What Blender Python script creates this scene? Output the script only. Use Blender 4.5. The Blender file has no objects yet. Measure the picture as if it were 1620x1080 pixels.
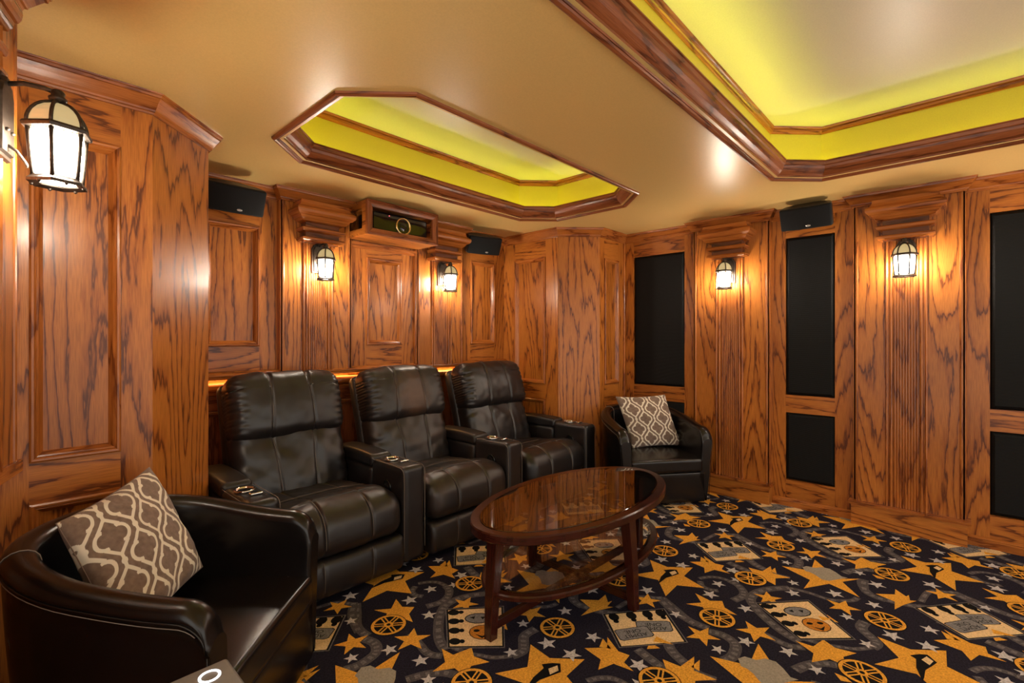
import bpy, bmesh, math, random
from mathutils import Vector, Matrix, noise
random.seed(7)
SC = bpy.context.scene
COL = SC.collection
PI = math.pi
CEIL = 2.44

# ------------------------------------------------------------------ objects
def link(name, data, parent=None):
    o = bpy.data.objects.new(name, data)
    COL.objects.link(o)
    if parent is not None:
        o.parent = parent
        o.matrix_parent_inverse = parent.matrix_world.inverted() if False else Matrix.Identity(4)
    return o

def thing(name, label, cat, loc=(0, 0, 0), rotz=0.0, group=None):
    o = link(name, None)
    o.empty_display_size = 0.1
    o.location = loc
    o.rotation_euler = (0, 0, rotz)
    o['label'] = label
    o['category'] = cat
    if group:
        o['group'] = group
    return o

def tag(o, label, cat, group=None):
    o['label'] = label
    o['category'] = cat
    if group:
        o['group'] = group
    return o

# ------------------------------------------------------------------ materials
def new_mat(name):
    m = bpy.data.materials.new(name)
    m.use_nodes = True
    nt = m.node_tree
    b = nt.nodes['Principled BSDF']
    return m, nt, b

def N(nt, typ, **kw):
    n = nt.nodes.new(typ)
    for k, v in kw.items():
        setattr(n, k, v)
    return n

def L(nt, a, b):
    nt.links.new(a, b)

def math_node(nt, op, a, b=None):
    n = N(nt, 'ShaderNodeMath', operation=op)
    for i, x in enumerate((a, b)):
        if x is None:
            continue
        if isinstance(x, (int, float)):
            n.inputs[i].default_value = x
        else:
            L(nt, x, n.inputs[i])
    return n.outputs[0]

def ramp(nt, fac, stops, interp='LINEAR'):
    r = N(nt, 'ShaderNodeValToRGB')
    cr = r.color_ramp
    cr.interpolation = interp
    while len(cr.elements) < len(stops):
        cr.elements.new(0.5)
    for e, (p, c) in zip(cr.elements, stops):
        e.position = p
        e.color = (*c, 1) if len(c) == 3 else c
    L(nt, fac, r.inputs[0])
    return r.outputs[0]

def mix_col(nt, typ, fac, a, b):
    n = N(nt, 'ShaderNodeMix', data_type='RGBA', blend_type=typ)
    for i, x in ((0, fac), (6, a), (7, b)):
        if isinstance(x, (int, float)):
            n.inputs[i].default_value = x
        elif isinstance(x, tuple):
            n.inputs[i].default_value = (*x, 1)
        else:
            L(nt, x, n.inputs[i])
    return n.outputs[2]

def oak(name, lt, md, dk, rough=0.3, bands=13.0):
    m, nt, b = new_mat(name)
    uv = N(nt, 'ShaderNodeUVMap', uv_map='UVMap')
    s = N(nt, 'ShaderNodeSeparateXYZ')
    L(nt, uv.outputs[0], s.inputs[0])
    u, v = s.outputs[0], s.outputs[1]
    c = N(nt, 'ShaderNodeCombineXYZ')
    L(nt, math_node(nt, 'MULTIPLY', u, 3.1), c.inputs[0])
    L(nt, math_node(nt, 'MULTIPLY', v, 0.40), c.inputs[1])
    n1 = N(nt, 'ShaderNodeTexNoise', noise_dimensions='2D')
    n1.inputs['Scale'].default_value = 1.0
    n1.inputs['Detail'].default_value = 1.2
    n1.inputs['Roughness'].default_value = 0.4
    L(nt, c.outputs[0], n1.inputs['Vector'])
    # jagged wobble of the growth rings
    c3 = N(nt, 'ShaderNodeCombineXYZ')
    L(nt, math_node(nt, 'MULTIPLY', u, 46.0), c3.inputs[0])
    L(nt, math_node(nt, 'MULTIPLY', v, 5.0), c3.inputs[1])
    n3 = N(nt, 'ShaderNodeTexNoise', noise_dimensions='2D')
    n3.inputs['Scale'].default_value = 1.0
    n3.inputs['Detail'].default_value = 3.0
    L(nt, c3.outputs[0], n3.inputs['Vector'])
    x = math_node(nt, 'MULTIPLY', n1.outputs[0], bands)
    x = math_node(nt, 'ADD', x, math_node(nt, 'MULTIPLY', n3.outputs[0], 0.85))
    x = math_node(nt, 'FRACT', x)
    col = ramp(nt, x, [(0.0, md), (0.12, lt), (0.55, lt), (0.80, md), (0.90, dk), (0.96, dk), (1.0, md)])
    # pores
    c2 = N(nt, 'ShaderNodeCombineXYZ')
    L(nt, math_node(nt, 'MULTIPLY', u, 330.0), c2.inputs[0])
    L(nt, math_node(nt, 'MULTIPLY', v, 11.0), c2.inputs[1])
    n2 = N(nt, 'ShaderNodeTexNoise', noise_dimensions='2D')
    n2.inputs['Scale'].default_value = 1.0
    n2.inputs['Detail'].default_value = 2.0
    L(nt, c2.outputs[0], n2.inputs['Vector'])
    pf = ramp(nt, n2.outputs[0], [(0.38, (0.55, 0.5, 0.45)), (0.58, (1.0, 1.0, 1.0))])
    col = mix_col(nt, 'MULTIPLY', 0.5, col, pf)
    # board to board tone
    c4 = N(nt, 'ShaderNodeCombineXYZ')
    L(nt, math_node(nt, 'MULTIPLY', u, 0.9), c4.inputs[0])
    L(nt, math_node(nt, 'MULTIPLY', v, 0.9), c4.inputs[1])
    n4 = N(nt, 'ShaderNodeTexNoise', noise_dimensions='2D')
    n4.inputs['Scale'].default_value = 1.0
    L(nt, c4.outputs[0], n4.inputs['Vector'])
    tone = ramp(nt, n4.outputs[0], [(0.25, (0.78, 0.74, 0.7)), (0.75, (1.12, 1.14, 1.16))])
    col = mix_col(nt, 'MULTIPLY', 1.0, col, tone)
    L(nt, col, b.inputs['Base Color'])
    b.inputs['Roughness'].default_value = rough
    b.inputs['Specular IOR Level'].default_value = 0.36
    b.inputs['Coat Weight'].default_value = 0.14
    b.inputs['Coat Roughness'].default_value = 0.16
    bp = N(nt, 'ShaderNodeBump')
    bp.inputs['Strength'].default_value = 0.12
    bp.inputs['Distance'].default_value = 0.002
    L(nt, n2.outputs[0], bp.inputs['Height'])
    L(nt, bp.outputs[0], b.inputs['Normal'])
    return m

def plain(name, col, rough=0.5, metal=0.0, nscale=60.0, var=0.12, bump=0.0, coat=0.0, spec=0.5):
    m, nt, b = new_mat(name)
    tc = N(nt, 'ShaderNodeTexCoord')
    n = N(nt, 'ShaderNodeTexNoise')
    n.inputs['Scale'].default_value = nscale
    n.inputs['Detail'].default_value = 4.0
    L(nt, tc.outputs['Object'], n.inputs['Vector'])
    c = ramp(nt, n.outputs[0], [(0.3, tuple(x * (1 - var) for x in col)), (0.7, tuple(min(1, x * (1 + var)) for x in col))])
    L(nt, c, b.inputs['Base Color'])
    b.inputs['Roughness'].default_value = rough
    b.inputs['Metallic'].default_value = metal
    b.inputs['Coat Weight'].default_value = coat
    b.inputs['Specular IOR Level'].default_value = spec
    if bump:
        bp = N(nt, 'ShaderNodeBump')
        bp.inputs['Strength'].default_value = bump
        bp.inputs['Distance'].default_value = 0.002
        L(nt, n.outputs[0], bp.inputs['Height'])
        L(nt, bp.outputs[0], b.inputs['Normal'])
    return m

def emit(name, col, strength, base=(0.8, 0.8, 0.8)):
    m, nt, b = new_mat(name)
    b.inputs['Base Color'].default_value = (*base, 1)
    b.inputs['Emission Color'].default_value = (*col, 1)
    b.inputs['Emission Strength'].default_value = strength
    return m

def leather(name, col, rough, bump=0.25, scale=420.0, wear=None, spec=0.65, spot=None):
    m, nt, b = new_mat(name)
    tc = N(nt, 'ShaderNodeTexCoord')
    vo = N(nt, 'ShaderNodeTexVoronoi')
    vo.inputs['Scale'].default_value = scale
    L(nt, tc.outputs['Object'], vo.inputs['Vector'])
    n = N(nt, 'ShaderNodeTexNoise')
    n.inputs['Scale'].default_value = 7.0
    n.inputs['Detail'].default_value = 3.0
    L(nt, tc.outputs['Object'], n.inputs['Vector'])
    c = ramp(nt, n.outputs[0], [(0.3, tuple(x * 0.85 for x in col)), (0.7, tuple(x * 1.15 for x in col))])
    if wear:
        n2 = N(nt, 'ShaderNodeTexNoise')
        n2.inputs['Scale'].default_value = 3.2
        n2.inputs['Detail'].default_value = 5.0
        L(nt, tc.outputs['Object'], n2.inputs['Vector'])
        f = ramp(nt, n2.outputs[0], [(0.5, (0, 0, 0)), (0.75, (1, 1, 1))])
        c = mix_col(nt, 'MIX', f, c, wear)
    if spot:                                       # rubbed patch where heads rest
        sp = N(nt, 'ShaderNodeVectorMath', operation='DISTANCE')
        L(nt, tc.outputs['Object'], sp.inputs[0])
        sp.inputs[1].default_value = spot
        n3 = N(nt, 'ShaderNodeTexNoise')
        n3.inputs['Scale'].default_value = 14.0
        n3.inputs['Detail'].default_value = 5.0
        L(nt, tc.outputs['Object'], n3.inputs['Vector'])
        x = math_node(nt, 'ADD', sp.outputs['Value'], math_node(nt, 'MULTIPLY', n3.outputs[0], 0.12))
        f = ramp(nt, x, [(0.12, (0.85, 0.85, 0.85)), (0.26, (0, 0, 0))])
        c = mix_col(nt, 'MIX', f, c, (0.105, 0.050, 0.026))
    L(nt, c, b.inputs['Base Color'])
    rr = N(nt, 'ShaderNodeMapRange')
    rr.inputs[3].default_value = rough - 0.05
    rr.inputs[4].default_value = rough + 0.08
    L(nt, n.outputs[0], rr.inputs[0])
    L(nt, rr.outputs[0], b.inputs['Roughness'])
    b.inputs['Specular IOR Level'].default_value = spec
    bp = N(nt, 'ShaderNodeBump')
    bp.inputs['Strength'].default_value = bump
    bp.inputs['Distance'].default_value = 0.0006
    L(nt, vo.outputs['Distance'], bp.inputs['Height'])
    L(nt, bp.outputs[0], b.inputs['Normal'])
    return m

def carpet_mat(name, col, col2=None, pile=0.6):
    m, nt, b = new_mat(name)
    tc = N(nt, 'ShaderNodeTexCoord')
    n = N(nt, 'ShaderNodeTexNoise')
    n.inputs['Scale'].default_value = 130.0
    n.inputs['Detail'].default_value = 3.0
    n.inputs['Roughness'].default_value = 0.7
    L(nt, tc.outputs['Object'], n.inputs['Vector'])
    lo = col2 or tuple(x * 0.55 for x in col)
    c = ramp(nt, n.outputs[0], [(0.32, lo), (0.68, tuple(x * 1.15 for x in col))])
    L(nt, c, b.inputs['Base Color'])
    b.inputs['Roughness'].default_value = 0.95
    b.inputs['Specular IOR Level'].default_value = 0.15
    bp = N(nt, 'ShaderNodeBump')
    bp.inputs['Strength'].default_value = pile
    bp.inputs['Distance'].default_value = 0.004
    L(nt, n.outputs[0], bp.inputs['Height'])
    L(nt, bp.outputs[0], b.inputs['Normal'])
    return m

OAK = oak('golden oak boards', (0.50, 0.168, 0.026), (0.39, 0.116, 0.017), (0.145, 0.036, 0.006), 0.33, bands=14.0)
OAKT = oak('oak moulding', (0.44, 0.140, 0.027), (0.35, 0.103, 0.020), (0.19, 0.048, 0.010), 0.26, bands=9.0)
OAKD = oak('dark oak moulding', (0.33, 0.100, 0.034), (0.25, 0.072, 0.024), (0.13, 0.034, 0.012), 0.3, bands=9.0)
CHERRY = oak('cherry lacquer', (0.045, 0.009, 0.005), (0.037, 0.007, 0.004), (0.026, 0.005, 0.003), 0.2, bands=4.0)
PAINT = plain('tan eggshell paint', (0.78, 0.55, 0.205), rough=0.34, nscale=160, var=0.04, bump=0.10, spec=0.5)
TRAYPAINT = plain('pale tray paint', (0.78, 0.73, 0.56), rough=0.38, nscale=160, var=0.04, bump=0.08)
LEATHER = leather('dark brown leather', (0.0125, 0.0096, 0.0096), 0.36, 0.22, spec=0.58)
LEATHERW = leather('worn brown leather', (0.015, 0.0105, 0.0095), 0.38, 0.22, spec=0.58, wear=(0.050, 0.027, 0.016))
TUB = leather('black bonded leather', (0.006, 0.0046, 0.0045), 0.23, 0.12, scale=600, spec=0.45)
LEATHERH = leather('rubbed brown leather', (0.015, 0.0105, 0.0095), 0.40, 0.22, spec=0.58, spot=(0.02, 0.72, 0.95))
THREAD = plain('pale stitching', (0.28, 0.23, 0.19), 0.7, nscale=400)
THREADD = plain('brown stitching', (0.19, 0.15, 0.12), 0.7, nscale=400)
CHROME = plain('chrome', (0.75, 0.75, 0.76), 0.12, 1.0, var=0.03)
BLACK = plain('black plastic', (0.012, 0.012, 0.013), 0.35)
BLACKG = plain('gloss black', (0.006, 0.006, 0.007), 0.06)
BRONZE = plain('bronze metal', (0.055, 0.043, 0.034), 0.42, 0.6, nscale=90, var=0.3)
BRASS = plain('brass ring', (0.80, 0.58, 0.27), 0.22, 1.0, var=0.05)
def lantern_glass():
    """seeded glass with a bulb behind it: hottest in front of the bulb, speckled amber towards the edges"""
    m, nt, b = new_mat('lit seeded glass')
    tc = N(nt, 'ShaderNodeTexCoord')
    d = N(nt, 'ShaderNodeVectorMath', operation='DISTANCE')
    L(nt, tc.outputs['Object'], d.inputs[0])
    d.inputs[1].default_value = (0, -0.118, 0.085)
    n = N(nt, 'ShaderNodeTexNoise')
    n.inputs['Scale'].default_value = 330.0
    n.inputs['Detail'].default_value = 2.0
    L(nt, tc.outputs['Object'], n.inputs['Vector'])
    x = math_node(nt, 'ADD', d.outputs['Value'], math_node(nt, 'MULTIPLY', math_node(nt, 'SUBTRACT', n.outputs[0], 0.5), 0.030))
    st = N(nt, 'ShaderNodeMapRange')
    st.inputs[1].default_value = 0.052
    st.inputs[2].default_value = 0.083
    st.inputs[3].default_value = 62.0
    st.inputs[4].default_value = 0.20
    L(nt, x, st.inputs[0])
    L(nt, st.outputs[0], b.inputs['Emission Strength'])
    b.inputs['Emission Color'].default_value = (1.0, 0.86, 0.68, 1)
    mr = N(nt, 'ShaderNodeMapRange')
    mr.inputs[1].default_value = 0.20
    mr.inputs[2].default_value = 8.0
    L(nt, st.outputs[0], mr.inputs[0])
    c = ramp(nt, mr.outputs[0], [(0.0, (1.0, 0.72, 0.33)), (1.0, (1.0, 0.87, 0.70))])
    L(nt, c, b.inputs['Emission Color'])
    b.inputs['Base Color'].default_value = (0.75, 0.7, 0.6, 1)
    b.inputs['Roughness'].default_value = 0.25
    return m
GLOW = lantern_glass()
GLOWT = emit('dim frosted glass', (1.0, 0.86, 0.42), 0.09, (0.5, 0.42, 0.25))
LED = emit('lime cove light', (0.90, 1.0, 0.10), 4.3)
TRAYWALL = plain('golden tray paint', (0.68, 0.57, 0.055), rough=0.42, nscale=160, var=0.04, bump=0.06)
LEDW = emit('amber rope light', (1.0, 0.50, 0.14), 8.0)
WHITEP = plain('white plastic', (0.80, 0.80, 0.78), 0.35, var=0.03)
TAUPEP = plain('taupe plastic', (0.16, 0.145, 0.13), 0.45, var=0.05)
ICON = emit('white indicator', (1.0, 1.0, 1.0), 1.6)
SILVER = plain('silver badge', (0.7, 0.7, 0.7), 0.3, 0.8)
REDLED = emit('red indicator', (1.0, 0.05, 0.08), 2.0)

def fabric_panel_mat():
    m, nt, b = new_mat('black acoustic cloth')
    tc = N(nt, 'ShaderNodeTexCoord')
    w = N(nt, 'ShaderNodeTexWave', bands_direction='Z')
    w.inputs['Scale'].default_value = 42.0
    w.inputs['Distortion'].default_value = 1.2
    w.inputs['Detail'].default_value = 2.0
    L(nt, tc.outputs['Object'], w.inputs['Vector'])
    c = ramp(nt, w.outputs[1], [(0.0, (0.002, 0.0021, 0.0024)), (1.0, (0.0065, 0.0066, 0.007))])
    L(nt, c, b.inputs['Base Color'])
    b.inputs['Roughness'].default_value = 0.6
    b.inputs['Specular IOR Level'].default_value = 0.2
    bp = N(nt, 'ShaderNodeBump')
    bp.inputs['Strength'].default_value = 0.35
    bp.inputs['Distance'].default_value = 0.002
    L(nt, w.outputs[1], bp.inputs['Height'])
    L(nt, bp.outputs[0], b.inputs['Normal'])
    return m
CLOTH = fabric_panel_mat()

def glass_mat(name, col, ior):
    m, nt, b = new_mat(name)
    tc = N(nt, 'ShaderNodeTexCoord')
    n = N(nt, 'ShaderNodeTexNoise')
    n.inputs['Scale'].default_value = 3.0
    L(nt, tc.outputs['Object'], n.inputs['Vector'])
    rr = N(nt, 'ShaderNodeMapRange')
    rr.inputs[3].default_value = 0.0
    rr.inputs[4].default_value = 0.02
    L(nt, n.outputs[0], rr.inputs[0])
    L(nt, rr.outputs[0], b.inputs['Roughness'])
    b.inputs['Base Color'].default_value = (*col, 1)
    b.inputs['Transmission Weight'].default_value = 1.0
    b.inputs['IOR'].default_value = ior
    return m
GLASS = glass_mat('smoked table glass', (0.42, 0.39, 0.36), 1.9)
GLASS2 = glass_mat('clear shelf glass', (0.9, 0.93, 0.91), 1.6)

# ------------------------------------------------------------------ mesh builder
XYZ = (Vector((0, 0, 0)), Vector((1, 0, 0)), Vector((0, 1, 0)), Vector((0, 0, 1)))

def frame(o, e1, n, e2=(0, 0, 1)):
    return (Vector(o), Vector(e1).normalized(), Vector(e2).normalized(), Vector(n).normalized())

def fp(f, u, v, h):
    return f[0] + f[1] * u + f[2] * v + f[3] * h

class MB:
    def __init__(self):
        self.bm = bmesh.new()
        self.uv = self.bm.loops.layers.uv.new('UVMap')

    def v(self, p):
        return self.bm.verts.new(p)

    def face(self, vs, uvs=None, mat=0, smooth=False):
        try:
            f = self.bm.faces.new(vs)
        except ValueError:
            return None
        f.material_index = mat
        f.smooth = smooth
        if uvs:
            for l, c in zip(f.loops, uvs):
                l[self.uv].uv = c
        return f

    def box(self, f, u0, u1, v0, v1, h0, h1, grain='v', mat=0):
        off = (random.uniform(0, 60), random.uniform(0, 60))
        U, V, H = (u0, u1), (v0, v1), (h0, h1)
        P = {}
        for i in (0, 1):
            for j in (0, 1):
                for k in (0, 1):
                    P[i, j, k] = self.v(fp(f, U[i], V[j], H[k]))
        quads = [((0, 0, 1), (1, 0, 1), (1, 1, 1), (0, 1, 1)), ((1, 0, 0), (0, 0, 0), (0, 1, 0), (1, 1, 0)),
                 ((0, 0, 0), (0, 0, 1), (0, 1, 1), (0, 1, 0)), ((1, 0, 1), (1, 0, 0), (1, 1, 0), (1, 1, 1)),
                 ((0, 1, 1), (1, 1, 1), (1, 1, 0), (0, 1, 0)), ((0, 0, 0), (1, 0, 0), (1, 0, 1), (0, 0, 1))]
        for q in quads:
            uvs = []
            for (i, j, k) in q:
                c = {'u': U[i], 'v': V[j], 'h': H[k]}
                g = c.pop(grain)
                a = list(c.values())
                uvs.append((a[0] + a[1] + off[0], g + off[1]))
            self.face([P[x] for x in q], uvs, mat)

    def sweep(self, f, path, prof, closed=False, side=1.0, mat=0, smooth=False, cap=True, close_prof=False):
        """path: points (a,b) in the frame plane; prof: (o,h), o to the left*side of travel."""
        n = len(path)
        dirs = []
        for i in range(n if closed else n - 1):
            a, b = path[i], path[(i + 1) % n]
            d = Vector((b[0] - a[0], b[1] - a[1]))
            dirs.append(d.normalized())
        rings = []
        off = (random.uniform(0, 60), random.uniform(0, 60))
        lens = [0.0]
        for i in range(1, n + (1 if closed else 0)):
            a, b = path[i - 1], path[i % n]
            lens.append(lens[-1] + math.hypot(b[0] - a[0], b[1] - a[1]))
        ms = []
        for i in range(n):
            if closed:
                d0, d1 = dirs[i - 1], dirs[i]
            else:
                d0, d1 = dirs[max(0, i - 1)], dirs[min(i, n - 2)]
            n0, n1 = Vector((-d0.y, d0.x)), Vector((-d1.y, d1.x))
            m = n0 + n1
            if m.length < 1e-6:
                m = n0
            m.normalize()
            k = max(0.2, m.dot(n0))
            ms.append(m / k * side)
        segs = n if closed else n - 1
        pl = [0.0]
        for a, b in zip(prof, prof[1:]):
            pl.append(pl[-1] + math.hypot(a[0] - b[0], a[1] - b[1]))
        for i in range(segs):
            j = (i + 1) % n
            offi = (off[0] + random.uniform(0, 20), off[1])
            ra = [self.v(fp(f, path[i][0] + ms[i].x * o, path[i][1] + ms[i].y * o, h)) for o, h in prof]
            rb = [self.v(fp(f, path[j][0] + ms[j].x * o, path[j][1] + ms[j].y * o, h)) for o, h in prof]
            m_ = len(prof)
            for k in range(m_ if close_prof else m_ - 1):
                k2 = (k + 1) % m_
                p2 = pl[k2] if k2 else pl[-1] + 0.02
                self.face([ra[k], rb[k], rb[k2], ra[k2]],
                          [(pl[k] + offi[0], lens[i] + offi[1]), (pl[k] + offi[0], lens[i + 1] + offi[1]),
                           (p2 + offi[0], lens[i + 1] + offi[1]), (p2 + offi[0], lens[i] + offi[1])], mat, smooth)
            if cap and not closed:
                if i == 0:
                    self.face(ra, [(o + off[0], h + off[1]) for o, h in prof], mat)
                if i == segs - 1:
                    self.face(list(reversed(rb)), [(o + off[0], h + off[1]) for o, h in reversed(prof)], mat)

    def extrude_prof(self, f, prof, v0, v1, mat=0, smooth=False):
        """prof: list of (u,h) points, run vertically from v0 to v1."""
        off = (random.uniform(0, 60), random.uniform(0, 60))
        a = [self.v(fp(f, u, v0, h)) for u, h in prof]
        b = [self.v(fp(f, u, v1, h)) for u, h in prof]
        s = 0.0
        for k in range(len(prof) - 1):
            d = math.hypot(prof[k][0] - prof[k + 1][0], prof[k][1] - prof[k + 1][1])
            self.face([a[k], a[k + 1], b[k + 1], b[k]], [(s + off[0], v0 + off[1]), (s + d + off[0], v0 + off[1]), (s + d + off[0], v1 + off[1]), (s + off[0], v1 + off[1])], mat, smooth)
            s += d
        self.face(b, None, mat)
        self.face(list(reversed(a)), None, mat)

    def tube(self, pts, r, seg=8, mat=0, cap=True, smooth=True, closed=False):
        pts = [Vector(p) for p in pts]
        n = len(pts)
        rings = []
        up = None
        for i in range(n):
            if closed:
                t = (pts[(i + 1) % n] - pts[i - 1]).normalized()
            else:
                t = (pts[min(n - 1, i + 1)] - pts[max(0, i - 1)]).normalized()
            if up is None:
                up = Vector((0, 0, 1)) if abs(t.z) < 0.9 else Vector((1, 0, 0))
            x = t.cross(up)
            if x.length < 1e-5:
                x = t.cross(Vector((0, 1, 0)))
            x.normalize()
            y = x.cross(t).normalized()
            up = y
            rr = r[i] if isinstance(r, (list, tuple)) else r
            rings.append([self.v(pts[i] + (x * math.cos(2 * PI * k / seg) + y * math.sin(2 * PI * k / seg)) * rr) for k in range(seg)])
        for i in range(n if closed else n - 1):
            a, b = rings[i], rings[(i + 1) % n]
            for k in range(seg):
                k2 = (k + 1) % seg
                self.face([a[k], a[k2], b[k2], b[k]], [(k / seg * 0.1, i * 0.02), ((k + 1) / seg * 0.1, i * 0.02), ((k + 1) / seg * 0.1, i * 0.02 + .02), (k / seg * 0.1, i * 0.02 + .02)], mat, smooth)
        if cap and not closed:
            self.face(list(reversed(rings[0])), None, mat)
            self.face(rings[-1], None, mat)

    def lathe(self, c, prof, seg=24, mat=0, axis=(0, 0, 1), smooth=True, cap=True, loop=False):
        """prof: (r, z) from bottom to top about the axis through c."""
        ax = Vector(axis).normalized()
        x = ax.orthogonal().normalized()
        y = ax.cross(x)
        c = Vector(c)
        rings = []
        for r, z in prof:
            if r < 1e-6:
                rings.append([self.v(c + ax * z)])
            else:
                rings.append([self.v(c + ax * z + (x * math.cos(2 * PI * k / seg) + y * math.sin(2 * PI * k / seg)) * r) for k in range(seg)])
        for a, b in list(zip(rings, rings[1:])) + ([(rings[-1], rings[0])] if loop else []):
            for k in range(seg):
                k2 = (k + 1) % seg
                if len(a) == 1 and len(b) == 1:
                    continue
                if len(a) == 1:
                    self.face([a[0], b[k2], b[k]], None, mat, smooth)
                elif len(b) == 1:
                    self.face([a[k], a[k2], b[0]], None, mat, smooth)
                else:
                    self.face([a[k], a[k2], b[k2], b[k]], None, mat, smooth)
        if cap and not loop and len(rings[0]) > 1:
            self.face(list(reversed(rings[0])), None, mat)
        if cap and not loop and len(rings[-1]) > 1:
            self.face(rings[-1], None, mat)

    def rbox(self, c, half, r, mid=6, cor=3, deform=None, M=None, mat=0):
        """rounded box; deform(p) works in box-local coordinates, M places it."""
        c = Vector(c)
        mids = mid if isinstance(mid, (tuple, list)) else (mid, mid, mid)
        def axis(h, mid):
            s = [-h + r - r * (1 - k / cor) for k in range(cor)]
            inn = [(-h + r) + (2 * h - 2 * r) * k / mid for k in range(mid + 1)]
            return s + inn + [-x for x in reversed(s)]
        A = [axis(h, k) for h, k in zip(half, mids)]
        cache = {}
        def vert(p):
            key = tuple(round(x, 5) for x in p)
            if key in cache:
                return cache[key]
            q = Vector(p)
            inn = Vector([max(-(h - r), min(h - r, x)) for x, h in zip(q, half)])
            d = q - inn
            if d.length > 1e-9:
                q = inn + d.normalized() * r
            if deform:
                q = Vector(deform(q))
            q = q + c
            if M is not None:
                q = M @ q
            w = self.v(q)
            cache[key] = w
            return w
        for ax in range(3):
            i, j = [(1, 2), (2, 0), (0, 1)][ax]
            for sgn in (-1, 1):
                for a in range(len(A[i]) - 1):
                    for b_ in range(len(A[j]) - 1):
                        vs = []
                        order = [(a, b_), (a + 1, b_), (a + 1, b_ + 1), (a, b_ + 1)]
                        if sgn < 0:
                            order.reverse()
                        uvs = []
                        for (p, q) in order:
                            pt = [0, 0, 0]
                            pt[ax] = sgn * half[ax]
                            pt[i] = A[i][p]
                            pt[j] = A[j][q]
                            vs.append(vert(pt))
                            uvs.append((A[i][p], A[j][q]))
                        self.face(vs, uvs, mat, True)

    def build(self, name, mats, parent=None, recalc=True, bevel=0.0):
        if recalc:
            bmesh.ops.recalc_face_normals(self.bm, faces=self.bm.faces)
        me = bpy.data.meshes.new(name)
        self.bm.to_mesh(me)
        self.bm.free()
        if not isinstance(mats, (list, tuple)):
            mats = [mats]
        for m in mats:
            me.materials.append(m)
        o = link(name, me, parent)
        if bevel:
            md = o.modifiers.new('Bevel', 'BEVEL')
            md.width = bevel
            md.segments = 2
            md.limit_method = 'ANGLE'
        return o

def structure(o):
    o['kind'] = 'structure'
    return o
# ================================================================== ROOM
FR = frame((4.47, 0, 0), (0, 1, 0), (-1, 0, 0))        # right wall: u = world Y
FB = frame((0, 3.58, 0), (1, 0, 0), (0, -1, 0))        # back wall: u = world X
FC = frame((3.715, 0, 0), (0, 1, 0), (-1, 0, 0))       # right column, side towards the back wall
FE = frame((0, 2.57, 0), (1, 0, 0), (0, -1, 0))        # right column, front
FD = frame((3.715, 2.855, 0), (1, -1, 0), (-1, -1, 0)) # right column, chamfer
FA = frame((0, 2.60, 0), (1, 0, 0), (0, -1, 0))        # left column, front
FF = frame((0.476, 2.60, 0), (1, 1, 0), (1, -1, 0))    # left column, chamfer
LA = math.radians(16)
FL = frame((0.046, 2.05, 0), (-math.sin(LA), -math.cos(LA), 0), (math.cos(LA), -math.sin(LA), 0))  # left pilaster: u runs towards the camera
HOR = (Vector((0, 0, 0)), Vector((1, 0, 0)), Vector((0, 1, 0)), Vector((0, 0, 1)))

PM = [(0.0, -0.001), (0.0, 0.011), (0.006, 0.015), (0.013, 0.014), (0.017, 0.008), (0.020, 0.010), (0.026, 0.006), (0.032, -0.004), (0.040, -0.014)]

def panel_bay(mb, mt, f, u0, u1, z0, z1, ops, h=0.0, t=0.022, field='v', mat=0):
    """stiles and rails around stacked raised-field openings (a0,a1,b0,b1)."""
    a0, a1 = ops[0][0], ops[0][1]
    mb.box(f, u0, a0, z0, z1, h - t, h, 'v', mat)
    mb.box(f, a1, u1, z0, z1, h - t, h, 'v', mat)
    zs = z0
    for (p0, p1, b0, b1) in sorted(ops, key=lambda o: o[2]):
        mb.box(f, a0, a1, zs, b0, h - t, h, 'u', mat)
        mb.box(f, p0 - .01, p1 + .01, b0 - .01, b1 + .01, h - t - .01, h - 0.013, field, mat)
        mt.sweep(f, [(p0, b0), (p1, b0), (p1, b1), (p0, b1)], [(o, hh + h) for o, hh in PM], closed=True)
        zs = b1
    mb.box(f, a0, a1, zs, z1, h - t, h, 'u', mat)

def pilaster(mb, mt, f, c, w, z0, z1, h=0.05):
    mb.box(f, c - w, c - .115, z0, z1, 0, h, 'v')
    mb.box(f, c + .115, c + w, z0, z1, 0, h, 'v')
    mb.box(f, c - .115, c + .115, z0, z1, 0, h - .002, 'v')
    for s in (-1, 1):
        e = c + s * w                                     # bead at the edge
        mt.extrude_prof(f, [(e - s * .026, h), (e - s * .024, h + .004), (e - s * .017, h + .006), (e - s * .010, h + .004), (e - s * .008, h), (e + s * .004, h), (e + s * .008, h - .01), (e + s * .008, 0)], z0, z1)
        b = c + s * .115                                  # pair of beads beside the reeded strip
        mt.extrude_prof(f, [(b + s * .002, h), (b, h + .012), (b - s * .006, h + .016), (b - s * .012, h + .012), (b - s * .015, h + .003), (b - s * .020, h + .003), (b - s * .024, h + .011), (b - s * .031, h + .014), (b - s * .038, h + .010), (b - s * .042, h - .001)], z0, z1)
    pr = []
    n = 9
    for k in range(n):
        x0 = c - .070 + .140 * k / n
        dx = .140 / n
        for q in range(5):
            a = PI * q / 5
            pr.append((x0 + dx * (0.5 - 0.5 * math.cos(a)), h + 0.001 + 0.0055 * math.sin(a)))
    pr.append((c + .070, h + .001))
    mt.extrude_prof(f, pr, z0, z1)

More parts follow.
